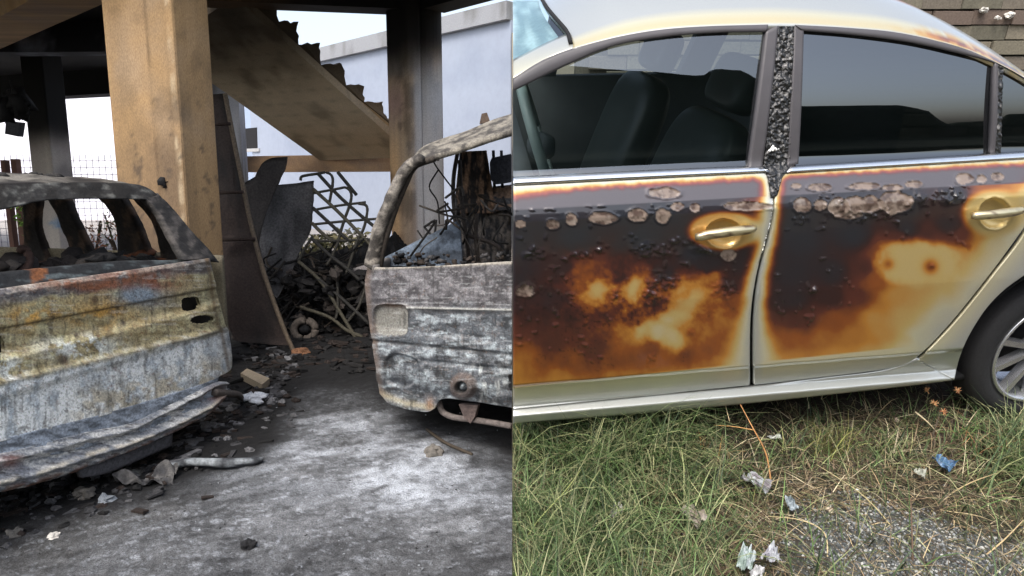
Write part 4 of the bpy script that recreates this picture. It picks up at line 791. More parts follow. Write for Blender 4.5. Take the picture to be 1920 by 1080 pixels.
for k, (u_, v_, r) in enumerate(((1845, 18, .028), (1893, 28, .034), (1870, 34, .02))):
    q = onz(u_, v_, 1.0, 'B'); V, Fc = rock(at(u_, v_, 5.57, 'B'), r, 40+k, .7, .6, 2); 
    lo_ = V[:, 2].min(); g = G(); g.add(V, Fc, lin(214, 210, 202)); 
    g.build('white_stone', M['stone'], fr='B', smooth=False, label=('chalky white stone lodged in the block wall, leftmost of three', 'chalky white stone lodged in the block wall, rightmost of three', 'smallest chalky white stone in the block wall, between the other two')[k], cat='stone', group='white stones in the block wall')
# ---- car body surface
oC = onz(960, 793, .20, 'B'); LC = np.array([math.cos(math.atan(.128)), math.sin(math.atan(.128)), 0])
# direction from the vanishing point of the belt and sill lines
r_ = rays(np.array([11100., -94.]))@RX; LC = r_/np.linalg.norm(r_); LC[2] = 0; LC /= np.linalg.norm(LC); NC = np.array([LC[1], -LC[0], 0])
zb = SBELT = None
_tmp = Surf(oC, LC, NC, lambda s, z: 0*s, 'B')
ZBELT = float(_tmp.map(np.array([1200., 332.]))[2]); ZCR = float(_tmp.map(np.array([1200., 383.]))[2]); ZLO = float(_tmp.map(np.array([1200., 702.]))[2]); ZSI = float(_tmp.map(np.array([1200., 749.]))[2])
print('heights', ZBELT, ZCR, ZLO, ZSI, oC, LC)
def profC(s, z):
    x = [ -1, .16, .20, ZSI-.012, ZSI+.004, ZLO, ZLO+.02, (ZLO+ZCR)/2, ZCR-.015, ZCR, ZBELT-.01, ZBELT+.02, ZBELT+.2, ZBELT+.33, ZBELT+.42, 3]
    y = [ -.05, -.03, .0, .014, -.014, .012, .036, .05, .048, .042, .004, -.02, -.065, -.115, -.17, -1.2]
    h = z-ZBELT; g_ = -.02-.17*h-.44*h*h; lo_ = np.interp(z, x, y); k = ss(.0, .04, h); return np.where(h > .6, lo_*0-.28, lo_*(1-k)+g_*k)
SCR = Surf(oC, LC, NC, profC, 'B')
car = thing('silver_car', 'silver saloon car parked on the grass, its doors scorched brown and blistered', 'car', (oC[0]+1.0, oC[1]+.8, 0), 'B')
# ---- paint burn colours
RAMP_X = np.array([0, .12, .25, .36, .47, .60, .72, .85, 1.0])
RAMP = np.array([lin(196, 198, 192), lin(216, 210, 180), lin(208, 182, 118), lin(196, 136, 60), lin(146, 82, 36), lin(88, 46, 36), lin(54, 32, 30), lin(40, 33, 36), lin(34, 36, 42)])
def ramp(b): return np.stack([np.interp(b, RAMP_X, RAMP[:, k]) for k in range(3)], -1)
GAPX = lambda v: np.interp(v, [300, 335, 400, 460, 520, 600, 720, 760], [1448, 1448, 1447, 1436, 1421, 1412, 1411, 1411])
beltv = lambda u: 349-.0545*(u-960); crv = lambda u: 394-.0535*(u-960); lov = lambda u: 727-.1035*(u-960); rearcut = lambda v: np.interp(v, [330, 430, 510, 590, 640, 690], [1990, 1921, 1862, 1798, 1753, 1680])
def idw(u, v, pts, pw=3.2):
    pts = np.array(pts, float); num = 0; den = 0
    for a, b, c in pts: w_ = 1/((u-a)**2+((v-b)*1.15)**2+60)**(pw/2); num = num+w_*c; den = den+w_
    return num/den
FRT = [(965, 400, .95), (1050, 400, .97), (1150, 400, .98), (1250, 400, .98), (1350, 390, .9), (1420, 390, .62), (965, 460, .95), (1080, 450, 1), (1200, 450, 1), (1300, 470, .97), (1390, 490, .85), (965, 510, .86), (1060, 500, .75), (1085, 515, .5), (1110, 510, .55), (1160, 505, .72), (1250, 510, .85), (1330, 500, .88), (1370, 530, .75), (1335, 525, .42), (1120, 548, .25), (1185, 541, .24), (1150, 560, .5), (965, 560, .75), (1040, 560, .8), (1240, 540, .6), (1280, 550, .35), (1295, 562, .26), (1230, 570, .66), (1000, 592, .7), (1060, 585, .7), (1140, 595, .66), (1190, 600, .6), (1275, 585, .24), (1260, 598, .2), (1235, 622, .17), (1200, 625, .22), (1260, 632, .2), (1170, 618, .42), (1300, 620, .45), (1320, 590, .5), (1350, 600, .42), (1385, 560, .55), (1330, 660, .52), (965, 620, .6), (1040, 640, .64), (1120, 650, .64), (1220, 655, .56), (1280, 665, .56), (980, 665, .46), (1060, 680, .54), (1150, 685, .55), (1250, 690, .5), (1350, 680, .44), (965, 700, .40), (1050, 708, .42), (1150, 702, .46), (1380, 640, .46)]
RER = [(1490, 400, .98), (1600, 390, 1), (1700, 385, 1), (1790, 370, .95), (1500, 450, .98), (1600, 440, 1), (1700, 430, .95), (1780, 420, .85), (1850, 350, .5), (1900, 350, .45), (1915, 370, .34), (1820, 380, .5), (1840, 440, .42), (1800, 440, .62), (1900, 430, .25), (1860, 460, .3), (1490, 510, .9), (1560, 510, .88), (1620, 500, .7), (1650, 480, .55), (1690, 445, .66), (1740, 440, .7), (1680, 470, .27), (1725, 465, .27), (1770, 480, .25), (1700, 510, .25), (1760, 520, .26), (1800, 490, .36), (1830, 500, .33), (1660, 495, .38), (1640, 520, .5), (1790, 540, .33), (1730, 560, .3), (1830, 550, .24), (1680, 550, .33), (1490, 560, .85), (1560, 560, .74), (1610, 560, .6), (1500, 600, .66), (1570, 600, .5), (1640, 600, .33), (1700, 600, .28), (1760, 595, .17), (1480, 640, .47), (1540, 640, .44), (1600, 632, .40), (1660, 630, .33), (1720, 625, .16), (1770, 620, .08), (1480, 668, .42), (1560, 662, .40), (1640, 650, .36), (1700, 642, .28)]
PEEL_F = [(1247, 361, 30, 10), (1373, 385, 12, 5), (1400, 387, 45, 9), (1072, 411, 10, 11), (1035, 421, 12, 9), (977, 420, 9, 7), (1130, 408, 27, 11), (1195, 402, 20, 12), (1242, 405, 13, 14), (1303, 390, 9, 8), (1365, 477, 14, 12), (986, 545, 17, 13), (1270, 387, 12, 8)]
PEEL_R = [(1493, 349, 10, 5), (1535, 351, 22, 7), (1620, 349, 28, 7), (1673, 351, 18, 6), (1715, 345, 17, 6), (1808, 335, 17, 11), (1840, 335, 9, 8), (1870, 331, 11, 8), (1503, 384, 17, 13), (1538, 384, 12, 10), (1572, 388, 20, 17), (1615, 382, 38, 15), (1680, 380, 31, 22), (1590, 402, 26, 8)]
BUB = [(1225, 468, 40, 14), (1000, 475, 22, 12), (1090, 478, 20, 7), (1120, 470, 14, 6), (1280, 450, 30, 7), (1325, 466, 26, 8), (1735, 372, 24, 14), (1785, 362, 34, 20), (1640, 398, 34, 14), (1610, 408, 26, 9), (1250, 540, 60, 26), (1150, 555, 50, 14), (1500, 408, 14, 12), (1545, 428, 10, 4), (1290, 620, 20, 20), (1262, 650, 14, 12), (1222, 680, 8, 26), (1745, 500, 9, 9), (1525, 543, 10, 7), (1340, 545, 40, 20), (1070, 555, 14, 6), (975, 645, 10, 6)]
def doorpaint(u, v, pts, front):
    Q = np.stack([u/100, v/100, 0*u], -1); wx = (fbm(Q, 2.6, 4, 5)-.5); wy = (fbm(Q, 2.6, 4, 95)-.5)
    kx = 1. if front else .4; b = idw(u+34*wx*kx, v+30*wy*kx, pts)
    if front: b = b+(fbm(Q, 11, 4, 3)-.5)*.5*ss(.25, .5, b)*ss(.98, .8, b)*np.exp(-(((u-1200)/140)**2+((v-560)/65)**2))+(fbm(Q*np.array([1, .6, 1]), 5, 4, 3)-.5)*.12*ss(.3, .5, b)
    else:
        b = b+(fbm(Q, 5, 3, 3)-.5)*.05*ss(.2, .5, b); rp = ((u-1722)/84)**2+((v-492)/46)**2+(fbm(Q, 4, 3, 33)-.5)*.7; kp = ss(1.25, .35, rp); b = b*(1-kp)+.24*kp; rq = ss(1.15, 1.5, rp)*ss(2.6, 1.6, rp)*ss(500, 455, v); b = np.maximum(b, .6*rq)
    sh = v-crv(u)                                            # above the crease negative
    shoulder = ss(1.5, -1.5, sh)
    b = b*(1-shoulder)+shoulder*(.86)
    top = v-beltv(u); tw = np.where(u < 1080, 40-.13*(u-960)*0.9, 24) if front else 22; tw = np.clip(tw, 20, 40)
    lim = ss(-.15, 1.05, (top+6*(fbm(Q, 9, 3, 8)-.5))/tw); b = b*lim
    gd = np.abs(u-GAPX(v)); gw = (36 if front else 32)+34*ss(560, 690, v); b = b*ss(.02, 1.1, (gd+5*wx*2)/gw)**.8
    if not front:
        rc = (rearcut(v)-u)*.7; b = b*(.25+.75*ss(-.25, 1.2, (rc+14*wx)/60))
        hr_ = np.hypot((u-1865)/58, (v-400)/42); b = b*ss(.8, 1.25, hr_)+.24*(1-ss(.8, 1.25, hr_))
        for cu, cv, rr, am in ((1745, 500, 13, .3), (1665, 495, 11, .22)): b = b+am*np.exp(-(((u-cu)/rr)**2+((v-cv)/rr)**2))
    else:
        hr_ = np.hypot((u-1358)/60, (v-433)/32); b = b*(.36+.64*ss(.95, 1.35, hr_))
    loe = v-lov(u); kl = ss(-1.2, 1.8, loe); b = np.minimum(b, .13)*ss(40, 5, loe)*kl+b*(1-.12*ss(-22, 0, loe))*(1-kl)
    b = np.clip(b, 0, 1); c = ramp(b)
    c = mix(c, lin(122, 118, 124), shoulder*ss(.5, .8, b)*.42); c = mix(c, lin(150, 84, 90), shoulder*np.exp(-((b-.5)/.14)**2)*.6)  # grey-lavender sky reflection painted into the shoulder band above the crease
    met = np.interp(b, [0, .3, .6, 1], [.62, .45, .2, 0.]); 
    off = np.zeros_like(u); peel = np.zeros_like(u)
    for (cu, cv, a, h) in (PEEL_F if front else PEEL_R):
        du, dv = (u-cu)/a, (v-cv)/h; r = np.sqrt(du**2+dv**2)+(fbm(Q, 6, 3, int(cu))-.5)*.65
        m = ss(1.04, .94, r); peel = np.maximum(peel, m); off = off+.0025*np.exp(-((r-1.06)/.12)**2)-.001*m
    pc = mix(lin(136, 120, 108)*np.ones(3), lin(84, 68, 60), ss(.4, .65, fbm(Q, 10, 4, 44))); pc = mix(pc, lin(168, 158, 148), ss(.6, .8, fbm(Q, 5, 3, 45))*.5)
    c = mix(c, pc, peel*.93); met = met*(1-peel)
    bm = 0
    for (cu, cv, a, h) in BUB: bm = np.maximum(bm, np.exp(-(((u-cu)/a)**2+((v-cv)/h)**2)**1.5))
    bm = bm*(1-shoulder); bub = ss(.60, .85, vn(Q, 12, 3))*bm; bub = bub*ss(.48, .66, b); off = off+.007*bub+.005*ss(.55, .85, vn(Q, 22, 6))*ss(.2, .6, bm)*ss(.4, .6, b); c = mix(c, lin(26, 25, 26), bub*.5*ss(.5, .7, b))
    rgb_ = vn(Q, 13, 61); few = (1-shoulder)*ss(.83, .93, rgb_)*ss(.4, .6, b)*ss(.4, .55, fbm(Q, 1.6, 2, 9)); off = off+.005*few*ss(.5, .65, b)
    sp = ss(.72, .84, vn(Q, 26, 12))*ss(.42, .62, fbm(Q, 3, 2, 4))*ss(.45, .6, b)*ss(500, 520, v); c = mix(c, lin(30, 18, 16), sp*.7*(1. if front else .2))
    return c, met, off
def paintpanel(name, uv, front, parent, holes=None, th=.012, edge=True):
    u, v = uv[..., 0], uv[..., 1]; c, met, off = doorpaint(u, v, FRT if front else RER, front); P = SCR.map(uv)+NC*off[..., None]
    # recessed cup behind the handle
    cu, cv, a, h = (1357, 437, 33, 27) if front else (1865, 400, 30, 29); r = np.sqrt(((u-cu)/a)**2+((v-cv)/h)**2); P = P-NC*(.022*np.sqrt(np.clip(1-r**2, 0, 1))-.002*np.exp(-((r-1.04)/.08)**2))[..., None]
    # rolled edges at the shut lines
    nr, nc = u.shape; e = np.minimum(np.arange(nc), np.arange(nc)[::-1])[None, :]+0*u; P = P-NC*(.006*np.clip(1-e/2., 0, 1)**2)[..., None]
    V, Fc = shell(P, th, NC); col = np.concatenate([c, met[..., None]], -1).reshape(-1, 4); return mesh(name, V, Fc, M['paint'], parent, np.concatenate([col, col]))
gl = [(1444.5, 326), (1445.2, 400), (1432.6, 460), (1417.6, 520), (1408.8, 600), (1408, 722)]
def botd(u): return np.interp(u, [960, 1411, 1560, 1650], [769, 724, 706, 696])
fd = paintpanel('front_door', coons([(960.3, 348), (1200, 335.5), (1430, 323.5), (1446, 326)], [(960.3, 768), (1200, 744), (1409.5, 722)], None, gl, 190, 176), True, car)
gr = [(1450, 326), (1450.8, 400), (1438.4, 460), (1423.4, 520), (1414.2, 600), (1413.2, 722)]
rr_ = [(1985, 300), (1985, 345), (1921, 430), (1862, 510), (1798, 590), (1753, 640), (1718, 672), (1690, 686)]
rd = paintpanel('rear_door', coons([(1450, 326), (1478, 325), (1700, 311), (1985, 294)], [(1413, 722), (1560, 705), (1660, 692), (1690, 686)], gr, [(1985, 294)]+rr_[1:], 220, 176), False, car)
# ---- rocker sill, rear wing
def silver(name, uv, parent, burn=None, off=0., th=.012, surf=None, nn=None):
    u, v = uv[..., 0], uv[..., 1]; Q = np.stack([u/100, v/100, 0*u], -1); b = (burn(u, v, Q) if burn else 0*u); P = (surf or SCR).map(uv, off); c = ramp(np.clip(b, 0, 1)); met = np.interp(b, [0, .3, .6], [.62, .4, .1])
    V, Fc = shell(P, th, NC if nn is None else nn); col = np.concatenate([c, met[..., None]], -1).reshape(-1, 4); return mesh(name, V, Fc, M['paint'], parent, np.concatenate([col, col]))
silver('sill', coons([(960.3, 770), (1200, 746), (1412, 724.5), (1560, 707.5), (1660, 694.5), (1722, 672)], [(960.3, 794), (1200, 776), (1400, 757), (1600, 735), (1700, 724), (1787, 713)], None, None, 160, 14), car)
arch = [(2330, 700), (2250, 590), (2150, 530), (2040, 495), (1960, 500), (1905, 527), (1858, 568), (1822, 620), (1800, 668), (1789, 713)]
silver('rear_wing', coons([(1990, 296), (1926, 431), (1867.5, 511), (1803.5, 591), (1758, 641), (1723, 675)]+[(1723, 675)], [(2060, 496), (1960, 500), (1905, 527), (1858, 568), (1822, 620), (1800, 668), (1789, 713)], None, None, 120, 40), car,
       burn=lambda u, v, Q: .14*ss(60, 0, u-rearcut(v)))
silver('rear_wing_top', coons([(1990, 294), (2300, 300), (2420, 330)], [(2062, 495), (2150, 530), (2250, 590), (2330, 700)], None, None, 40, 20), car)
# dark recess behind shut lines
P = SCR.map(coons([(962, 360), (2300, 330)], [(962, 765), (2020, 480), ], None, None, 30, 12), -.05); V, Fc = shell(P, .01, NC)
P = SCR.map(coons([(962, 352), (1985, 300)], [(962, 764), (1700, 684)], None, None, 60, 20), -.05); V, Fc = shell(P, .01, NC); mesh('door_inner', V, Fc, M['gap'], car)
# ---- chrome belt strips, window frames
def strip(name, top, bot, mat, parent, off=.008, th=.012, nu=80, nv=6, left=None, right=None, crown=.004):
    uv = coons(top, bot, left, right, nu, nv); P = SCR.map(uv, off); b = np.sin(np.linspace(0, math.pi, nv))[:, None]; P = P+NC*(crown*b)[..., None]*np.ones((1, nu, 1)); V, Fc = shell(P, th, NC); return mesh(name, V, Fc, mat, parent)
strip('belt_strip', [(960.3, 334), (1200, 322), (1418, 313), (1430, 316)], [(960.3, 347), (1200, 334.5), (1425, 323), (1433, 321)], M['chrome'], fd, .006)
strip('belt_strip', [(1482, 313), (1700, 299.5), (1985, 281)], [(1475, 324), (1700, 310), (1985, 293)], M['chrome'], rd, .006)
OUT = [(960.3, 148), (1032, 107), (1117, 79), (1212, 59), (1306, 50), (1440, 46), (1507, 47), (1589, 52), (1683, 61), (1778, 82), (1841, 104), (1920, 145), (2000, 200), (2060, 252)]
INF = [(960.3, 171), (1064, 121), (1149, 86), (1243, 69), (1338, 61), (1438, 59)]
strip('upper_frame', OUT[:6], [(960.3, 172), (1064, 122), (1149, 87), (1243, 70), (1338, 62), (1437, 60)], M['trim'], fd, .0, .02, 120, 6)
strip('rear_frame', [(1437, 59), (1460, 48)], [(1403, 322), (1429, 318)], M['trim'], fd, .001, .02, 6, 40)
strip('upper_frame', [(1490, 46.5)]+OUT[7:], [(1504, 58), (1600, 66), (1700, 79), (1780, 96), (1868, 120), (1925, 152), (2000, 210), (2050, 255)], M['trim'], rd, .0, .02, 140, 6)
strip('front_frame', [(1490, 48), (1507, 58)], [(1476, 314), (1497, 307)], M['trim'], rd, .001, .02, 6, 40)
strip('divider', [(1866, 118), (1872, 120)], [(1859, 291), (1866, 290)], M['trim'], rd, .003, .02, 4, 30)
def crustc(V): return mix(lin(30, 30, 30), lin(108, 106, 104), ss(.66, .8, vn(V, 130, 4)))
def crust(name, top, bot, parent, nu, nv, amp, off=.0, sc=110, left=None, right=None):
    uv = coons(top, bot, left, right, nu, nv); P = SCR.map(uv, off); h = (fbm(P, sc, 3, 5)-.5)*2+np.abs(fbm(P, sc*.5, 3, 15)-.5)*2; P = P+NC*(h*amp)[..., None]; V, Fc = shell(P, .015, NC); mesh(name, V, Fc, M['crust'], parent, crustc(V))
crust('burnt_pillar_cover', [(1460, 49), (1489, 49)], [(1431, 322), (1480, 322)], car, 40, 220, .007)
crust('burnt_drip', [(1431, 318), (1480, 318)], [(1444, 372), (1458, 366)], car, 24, 36, .005, .004, left=[(1431, 318), (1440, 334), (1446, 372)], right=[(1480, 318), (1466, 335), (1458, 366)])
crust('burnt_divider', [(1872, 122), (1881, 128)], [(1866, 290), (1877, 289)], rd, 10, 120, .004, .004)
crump('paper_scrap', (0, 0), 0, (232, 232, 228), 'white paper-like scrap stuck to the melted door pillar', 'scrap', 12, (.016, .014, .006), 'B', base=SCR.map(np.array([1451., 281.]), .025))
# ---- glass
def pane(name, uv, mat, parent, off=-.012):
    P = SCR.map(uv, off); V, Fc = P.reshape(-1, 3), gfaces(*P.shape[:2]); mesh(name, V, Fc, M[mat], parent)
pane('window_glass', coons([(960.3, 164), (1064, 116), (1149, 82), (1243, 66), (1338, 57), (1440, 55)], [(960.3, 338), (1200, 326), (1410, 317)], None, None, 80, 40), 'glass', fd)
pane('window_glass', coons([(1500, 55), (1600, 62), (1700, 75), (1780, 92), (1870, 117)], [(1490, 316), (1700, 302), (1866, 292)], None, None, 80, 40), 'glass_dark', rd)
pane('quarter_glass', coons([(1874, 120), (1925, 148), (2000, 206), (2045, 250)], [(1868, 292), (1925, 288), (1980, 284), (2045, 280)], None, None, 30, 20), 'glass_dark', rd)
# ---- roof: rail + skin
outer = SCR.map(resam(OUT, 150)); HALF = .80; corner_uv = (1068, 64)
def roofskin():
    # ring curve follows the frame edge; the skin rises inward and crowns over the cabin
    s0 = SCR.map(np.array([1075., 93.])); x = outer[:, 0]; i0 = int(np.argmin(np.abs(x-s0[0]))); E_ = outer[i0:]; n = len(E_); q = np.r_[0, .012, .03, .06, .1, .15, .21, .28, .38, .5, .65, .8, 1, 1.2, 1.4, 1.6, 1.75, 1.85, 1.93, 2.0]
    xx = E_[:, 0]-E_[0, 0]; Lx = xx[-1]
    zc = np.interp(xx, [0, .15, .4, .7, 1.0, Lx], [.075, .115, .135, .14, .135, .11])
    P = np.zeros((len(q), n, 3))
    for k, a in enumerate(q):
        t = a if a <= 1 else 2-a; rise = (1-(1-min(t, 1))**3.2); P[k] = E_-NC*(a*HALF); P[k, :, 2] = E_[:, 2]+zc*rise; _, vv = proj(P[k, 0], 'B'); ut = np.interp(-vv, [-93, -64, -41, -19, 0, 60], [1075, 1068, 1048, 1029, 1017, 1000]); dq = (b2w(P[k, 0])-CAMW)@FW; dx = (ut-960)/F*dq-P[k, 0, 0]; P[k, :, 0] += dx*np.interp(xx, [0, .5], [1, 0])
    V, Fc = shell(P, .015, (0, 0, 1)); u, v = proj(P, 'B'); Q = np.stack([P[..., 0]*5, P[..., 1]*5, P[..., 2]], -1); qq = np.array(q)[:, None]+0*u
    b = .17*ss(.0, .008, qq)*ss(.10, .035, qq)+.42*np.exp(-(((u-1800)/75)**2+((qq-.03)/.035)**2))*ss(.3, .6, fbm(Q*8, 1, 3, 3))+.6*np.exp(-(((u-1895)/45)**2+((qq-.035)/.03)**2))*ss(.45, .6, fbm(Q*9, 1, 3, 9))
    c = ramp(np.clip(b, 0, 1)); rl = np.exp(-((qq-.5)/.06)**2)*ss(1500, 1620, u); c = mix(c, lin(222, 160, 130), np.clip(rl, 0, 1)*.0)
    pk = ss(.33, .37, qq)*ss(.66, .6, qq)*ss(1560, 1640, u); c = mix(c, lin(222, 150, 118), pk*.8)
    met = np.interp(b, [0, .3, .6], [.62, .4, .1]); col = np.concatenate([c, met[..., None]], -1).reshape(-1, 4); mesh('roof', V, Fc, M['paint'], car, np.concatenate([col, col]))
    return E_[0], P[:, 0]
E0, header = roofskin()
# A pillar: band between the frame edge and the windscreen line
AP_out = resam(OUT[:3], 40); AP_out = AP_out[AP_out[:, 0] < 1078]
silver('front_pillar', coons([(960.3, 117), (1020, 86), (1068, 64)], [(960.3, 149), (1032, 108), (1076, 92)], None, None, 50, 10), car, off=-.075*(1-np.linspace(0, 1, 10)[:, None])**1.4-.004, burn=lambda u, v, Q: .1*ss(60, 150, v), th=.03)
# windscreen slopes forward and down from the header
W0 = header[3:-3]; hv = proj(W0, 'B')[1]; tv = hv+53*np.clip((hv+10)/74, 0, 1)
dz = np.array([at(960, tv[k], W0[k, 1], 'B')[2]-W0[k, 2] for k in range(len(W0))])/W0[:, 0]; dirw = np.stack([-np.ones(len(W0)), 0*dz, dz], -1)
mesh('windscreen_seal', *tube(header[2:-2]+np.array([-.004, 0, .004]), .006, 6), M['gap'], car); P = np.zeros((14, len(W0), 3))
for k in range(14): P[k] = W0+dirw*np.maximum(W0[:, :1]-.001, 0)*(k/13.)-np.array([0, 0, .004])
mesh('windscreen', P.reshape(-1, 3), gfaces(14, len(W0)), M['glass_ws'], car)
SS_ = P[1:, 2:]-np.array([0, 0, .02]);  mesh('pale_reflection_sheet', SS_.reshape(-1, 3), gfaces(13, len(W0)-2), M['plastic'], car, mix(lin(128, 146, 152), lin(190, 202, 204), ss(.4, .6, fbm(SS_.reshape(-1, 3)*np.array([1, 1, 1.]), 22, 3, 3))))  # pale sheet added under the windscreen to replace its pale reflection
# ---- handles
for par, pts, yw in ((fd, [(1304, 444), (1330, 437), (1370, 431), (1414, 428)], 1), (rd, [(1822, 404), (1850, 400), (1885, 396), (1916, 393)], 1)):
    base = SCR.map(resam(pts, 16), .014); sag = np.sin(np.linspace(0, math.pi, 16))**.5; base = base+NC*(.012*sag)[:, None]; V, Fc = tube(base, .010+.004*sag, 10); V[:, 2] += 0
    c = mix(ramp(np.full(len(V), .16)), ramp(np.full(len(V), .62)), ss(.5, .72, fbm(V*np.array([1, 1, 4]), 38, 3, 3))*.8); h = mesh('door_handle', V, Fc, M['paint'], par, np.c_[c, np.full(len(V), .85)])
    q = SCR.map(np.array(pts[-1])+np.array([-4, 1.5]), .016); a = np.linspace(0, 6.283, 13); mesh('lock_cap', *tube([q+LC*.0085*math.cos(x)+np.array([0, 0, .0085*math.sin(x)]) for x in a], .004, 6), M['crust'], h, lin(60, 56, 52))
# ---- wheel
wc = Surf(oC, LC, NC, lambda s, z: 0*s-.03, 'B').map(np.array([1967., 660.])); RW = wc[2]+.005; RW = min(RW, .36)
print('wheel', wc, RW)
def lathe(prof, c, n=72, mat='rubber', name='tyre', parent=None, cols=None):
    V = []; m = len(prof)
    for i in range(n):
        a = 2*math.pi*i/n; e = LC*math.cos(a)+np.array([0, 0, math.sin(a)])
        for r, d_ in prof: V.append(c+e*r+NC*d_)
    Fc = [(i*m+j, ((i+1) % n)*m+j, ((i+1) % n)*m+j+1, i*m+j+1) for i in range(n) for j in range(m-1)]; return mesh(name, np.array(V), Fc, M[mat], parent, cols)
wh = lathe([(RW*.66, -.2), (RW*.9, -.21), (RW*.985, -.19), (RW, -.16), (RW, -.05), (RW*.985, -.018), (RW*.95, -.003), (RW*.86, .006), (RW*.78, .004), (RW*.73, -.004), (RW*.70, -.012)], wc, 96, 'rubber', 'wheel', car)
lathe([(RW*.67, -.19), (RW*.675, -.05), (RW*.70, -.012), (RW*.725, -.002), (RW*.70, .005), (RW*.665, -.002), (RW*.65, -.03), (RW*.63, -.09)], wc, 96, 'alloy', 'rim', wh)
g = G(); ez = np.array([0, 0, 1.])
for k in range(5):
    for sgn in (-1, 1):
        a0 = 2*math.pi*(k+.53)/5; a1 = a0+sgn*.30; r0, r1_ = RW*.16, RW*.68
        def pt(a, r, d_): return wc+LC*math.cos(a)*r+ez*math.sin(a)*r+NC*d_
        w0, w1 = .30, .075
        A0 = a0+sgn*.22
        g.add(*hexa([pt(A0-w0*.8, r0, -.05), pt(A0+w0*.8, r0, -.05), pt(a1+w1, r1_, -.035), pt(a1-w1, r1_, -.035), pt(A0-w0*.6, r0, -.018), pt(A0+w0*.6, r0, -.018), pt(a1+w1*.75, r1_, -.006), pt(a1-w1*.75, r1_, -.006)]))
g.build('spokes', M['alloy'], wh, smooth=False)
lathe([(.0001, -.01), (RW*.1, -.011), (RW*.2, -.02), (RW*.21, -.06)], wc, 32, 'alloy', 'hub_cap', wh)
lathe([(.0001, -.12), (RW*.55, -.12), (RW*.55, -.15)], wc, 32, 'gap', 'brake_disc', wh)
# wheel housing and underbody
P = []
for a in np.linspace(-.3, 3.5, 30): P.append([wc+LC*math.cos(a)*RW*1.18+ez*math.sin(a)*RW*1.18+NC*d_ for d_ in (-.02, -.4)])
P = np.array(P); V, Fc = shell(P, .01, (0, 0, 1)); mesh('wheel_housing', V, Fc, M['gap'], car)
u0 = oC-NC*.06; P = np.array([[u0+LC*s-NC*t_+ez*(.0) for s in np.linspace(0.006, 1.7, 8)] for t_ in np.linspace(0, 1.6, 6)]); P[..., 2] = .19; V, Fc = shell(P, .02, (0, 0, 1)); mesh('floor_pan', V, Fc, M['gap'], car)
# ---- cabin
t_ = np.linspace(0, 1, 12)
far = oC-NC*1.62
P = np.array([[far+LC*s+ez*(z-far[2]) for s in np.linspace(.006, 2.3, 10)] for z in (ZBELT, .25)]); V, Fc = shell(P, .06, NC); mesh('far_side', V, Fc, M['cabin'], car)
for s0, s1, lean in ((.36, .44, .06), (1.05, 1.2, .12)):
    b0 = far+LC*s0+ez*(ZBELT-far[2]); b1_ = far+LC*s1+ez*(ZBELT-far[2]); up_ = ez*.44+NC*.12+LC*lean; V, Fc = hexa([b0, b1_, b1_-NC*.05, b0-NC*.05, b0+up_, b1_+up_, b1_-NC*.05+up_, b0-NC*.05+up_]); mesh('far_pillar', V, Fc, M['cabin'], car, smooth=False)
P = np.array([[far+NC*.1+LC*s+ez*(ZBELT+z-far[2]) for s in (.4, 2.2)] for z in (.44, .30)])
def cushion(name, c, ex, ey, ez_, mat, par, pw=4, n=20):
    V = []; 
    for i in range(n+1):
        th = math.pi*i/n
        for j in range(2*n):
            ph = math.pi*j/n; sgn = lambda x: math.copysign(abs(x)**(2/pw), x); V.append(c+ex*sgn(math.sin(th))*sgn(math.cos(ph)) if False else c+ex*(sgn(math.sin(th))*sgn(math.cos(ph)))+ey*(sgn(math.sin(th))*sgn(math.sin(ph)))+ez_*sgn(math.cos(th)))
    m = 2*n; Fc = [(i*m+j, (i+1)*m+j, (i+1)*m+(j+1) % m, i*m+(j+1) % m) for i in range(n) for j in range(m)]; return mesh(name, np.array(V), Fc, M[mat], par)
for dpt, sx in ((.42, 0.), (1.2, .02)):
    sb = oC-NC*dpt+LC*(.52+sx); back = np.array([.34, 0, .94]); fwd_ = np.array([.94, 0, -.34])
    s_ = cushion('seat', sb+ez*.25-LC*.22, LC*.26, NC*.24, ez*.09, 'seat', car)
    cushion('seat_back', sb+ez*.25+back*.30, fwd_*.075, NC*.235, back*.32, 'seat', s_); cushion('headrest', sb+ez*.25+back*.72+LC*.0, fwd_*.05, NC*.13, back*.085, 'seat', s_)
P = np.array([[oC-NC*t1+LC*s+ez*(ZBELT-.10-oC[2]) for s in (.006, .10)] for t1 in (.1, 1.5)]); V, Fc = shell(P, .4, ez); mesh('dashboard', V, Fc, M['cabin'], car)
cst = at(1008, 262, oC[1]+.34, 'B'); a = np.linspace(0, 6.283, 37); ax1 = np.array([.0, 1, 0.]); ax2 = np.array([-.30, 0, .95]); ax2 /= np.linalg.norm(ax2)
sv = np.array([cst+ax1*.18*math.cos(x)+ax2*.175*math.sin(x) for x in a]); V, Fc = tube(sv, .016, 10); V[:, 0] = np.maximum(V[:, 0], .004); sw_ = mesh('steering_wheel', V, Fc, M['wheelrim'], car)
mesh('wheel_boss', *rock(cst+np.array([-.02, 0, 0])*0+np.array([.012, 0, -.02]), .045, 3, .9, .1, 2), M['cabin'], sw_)

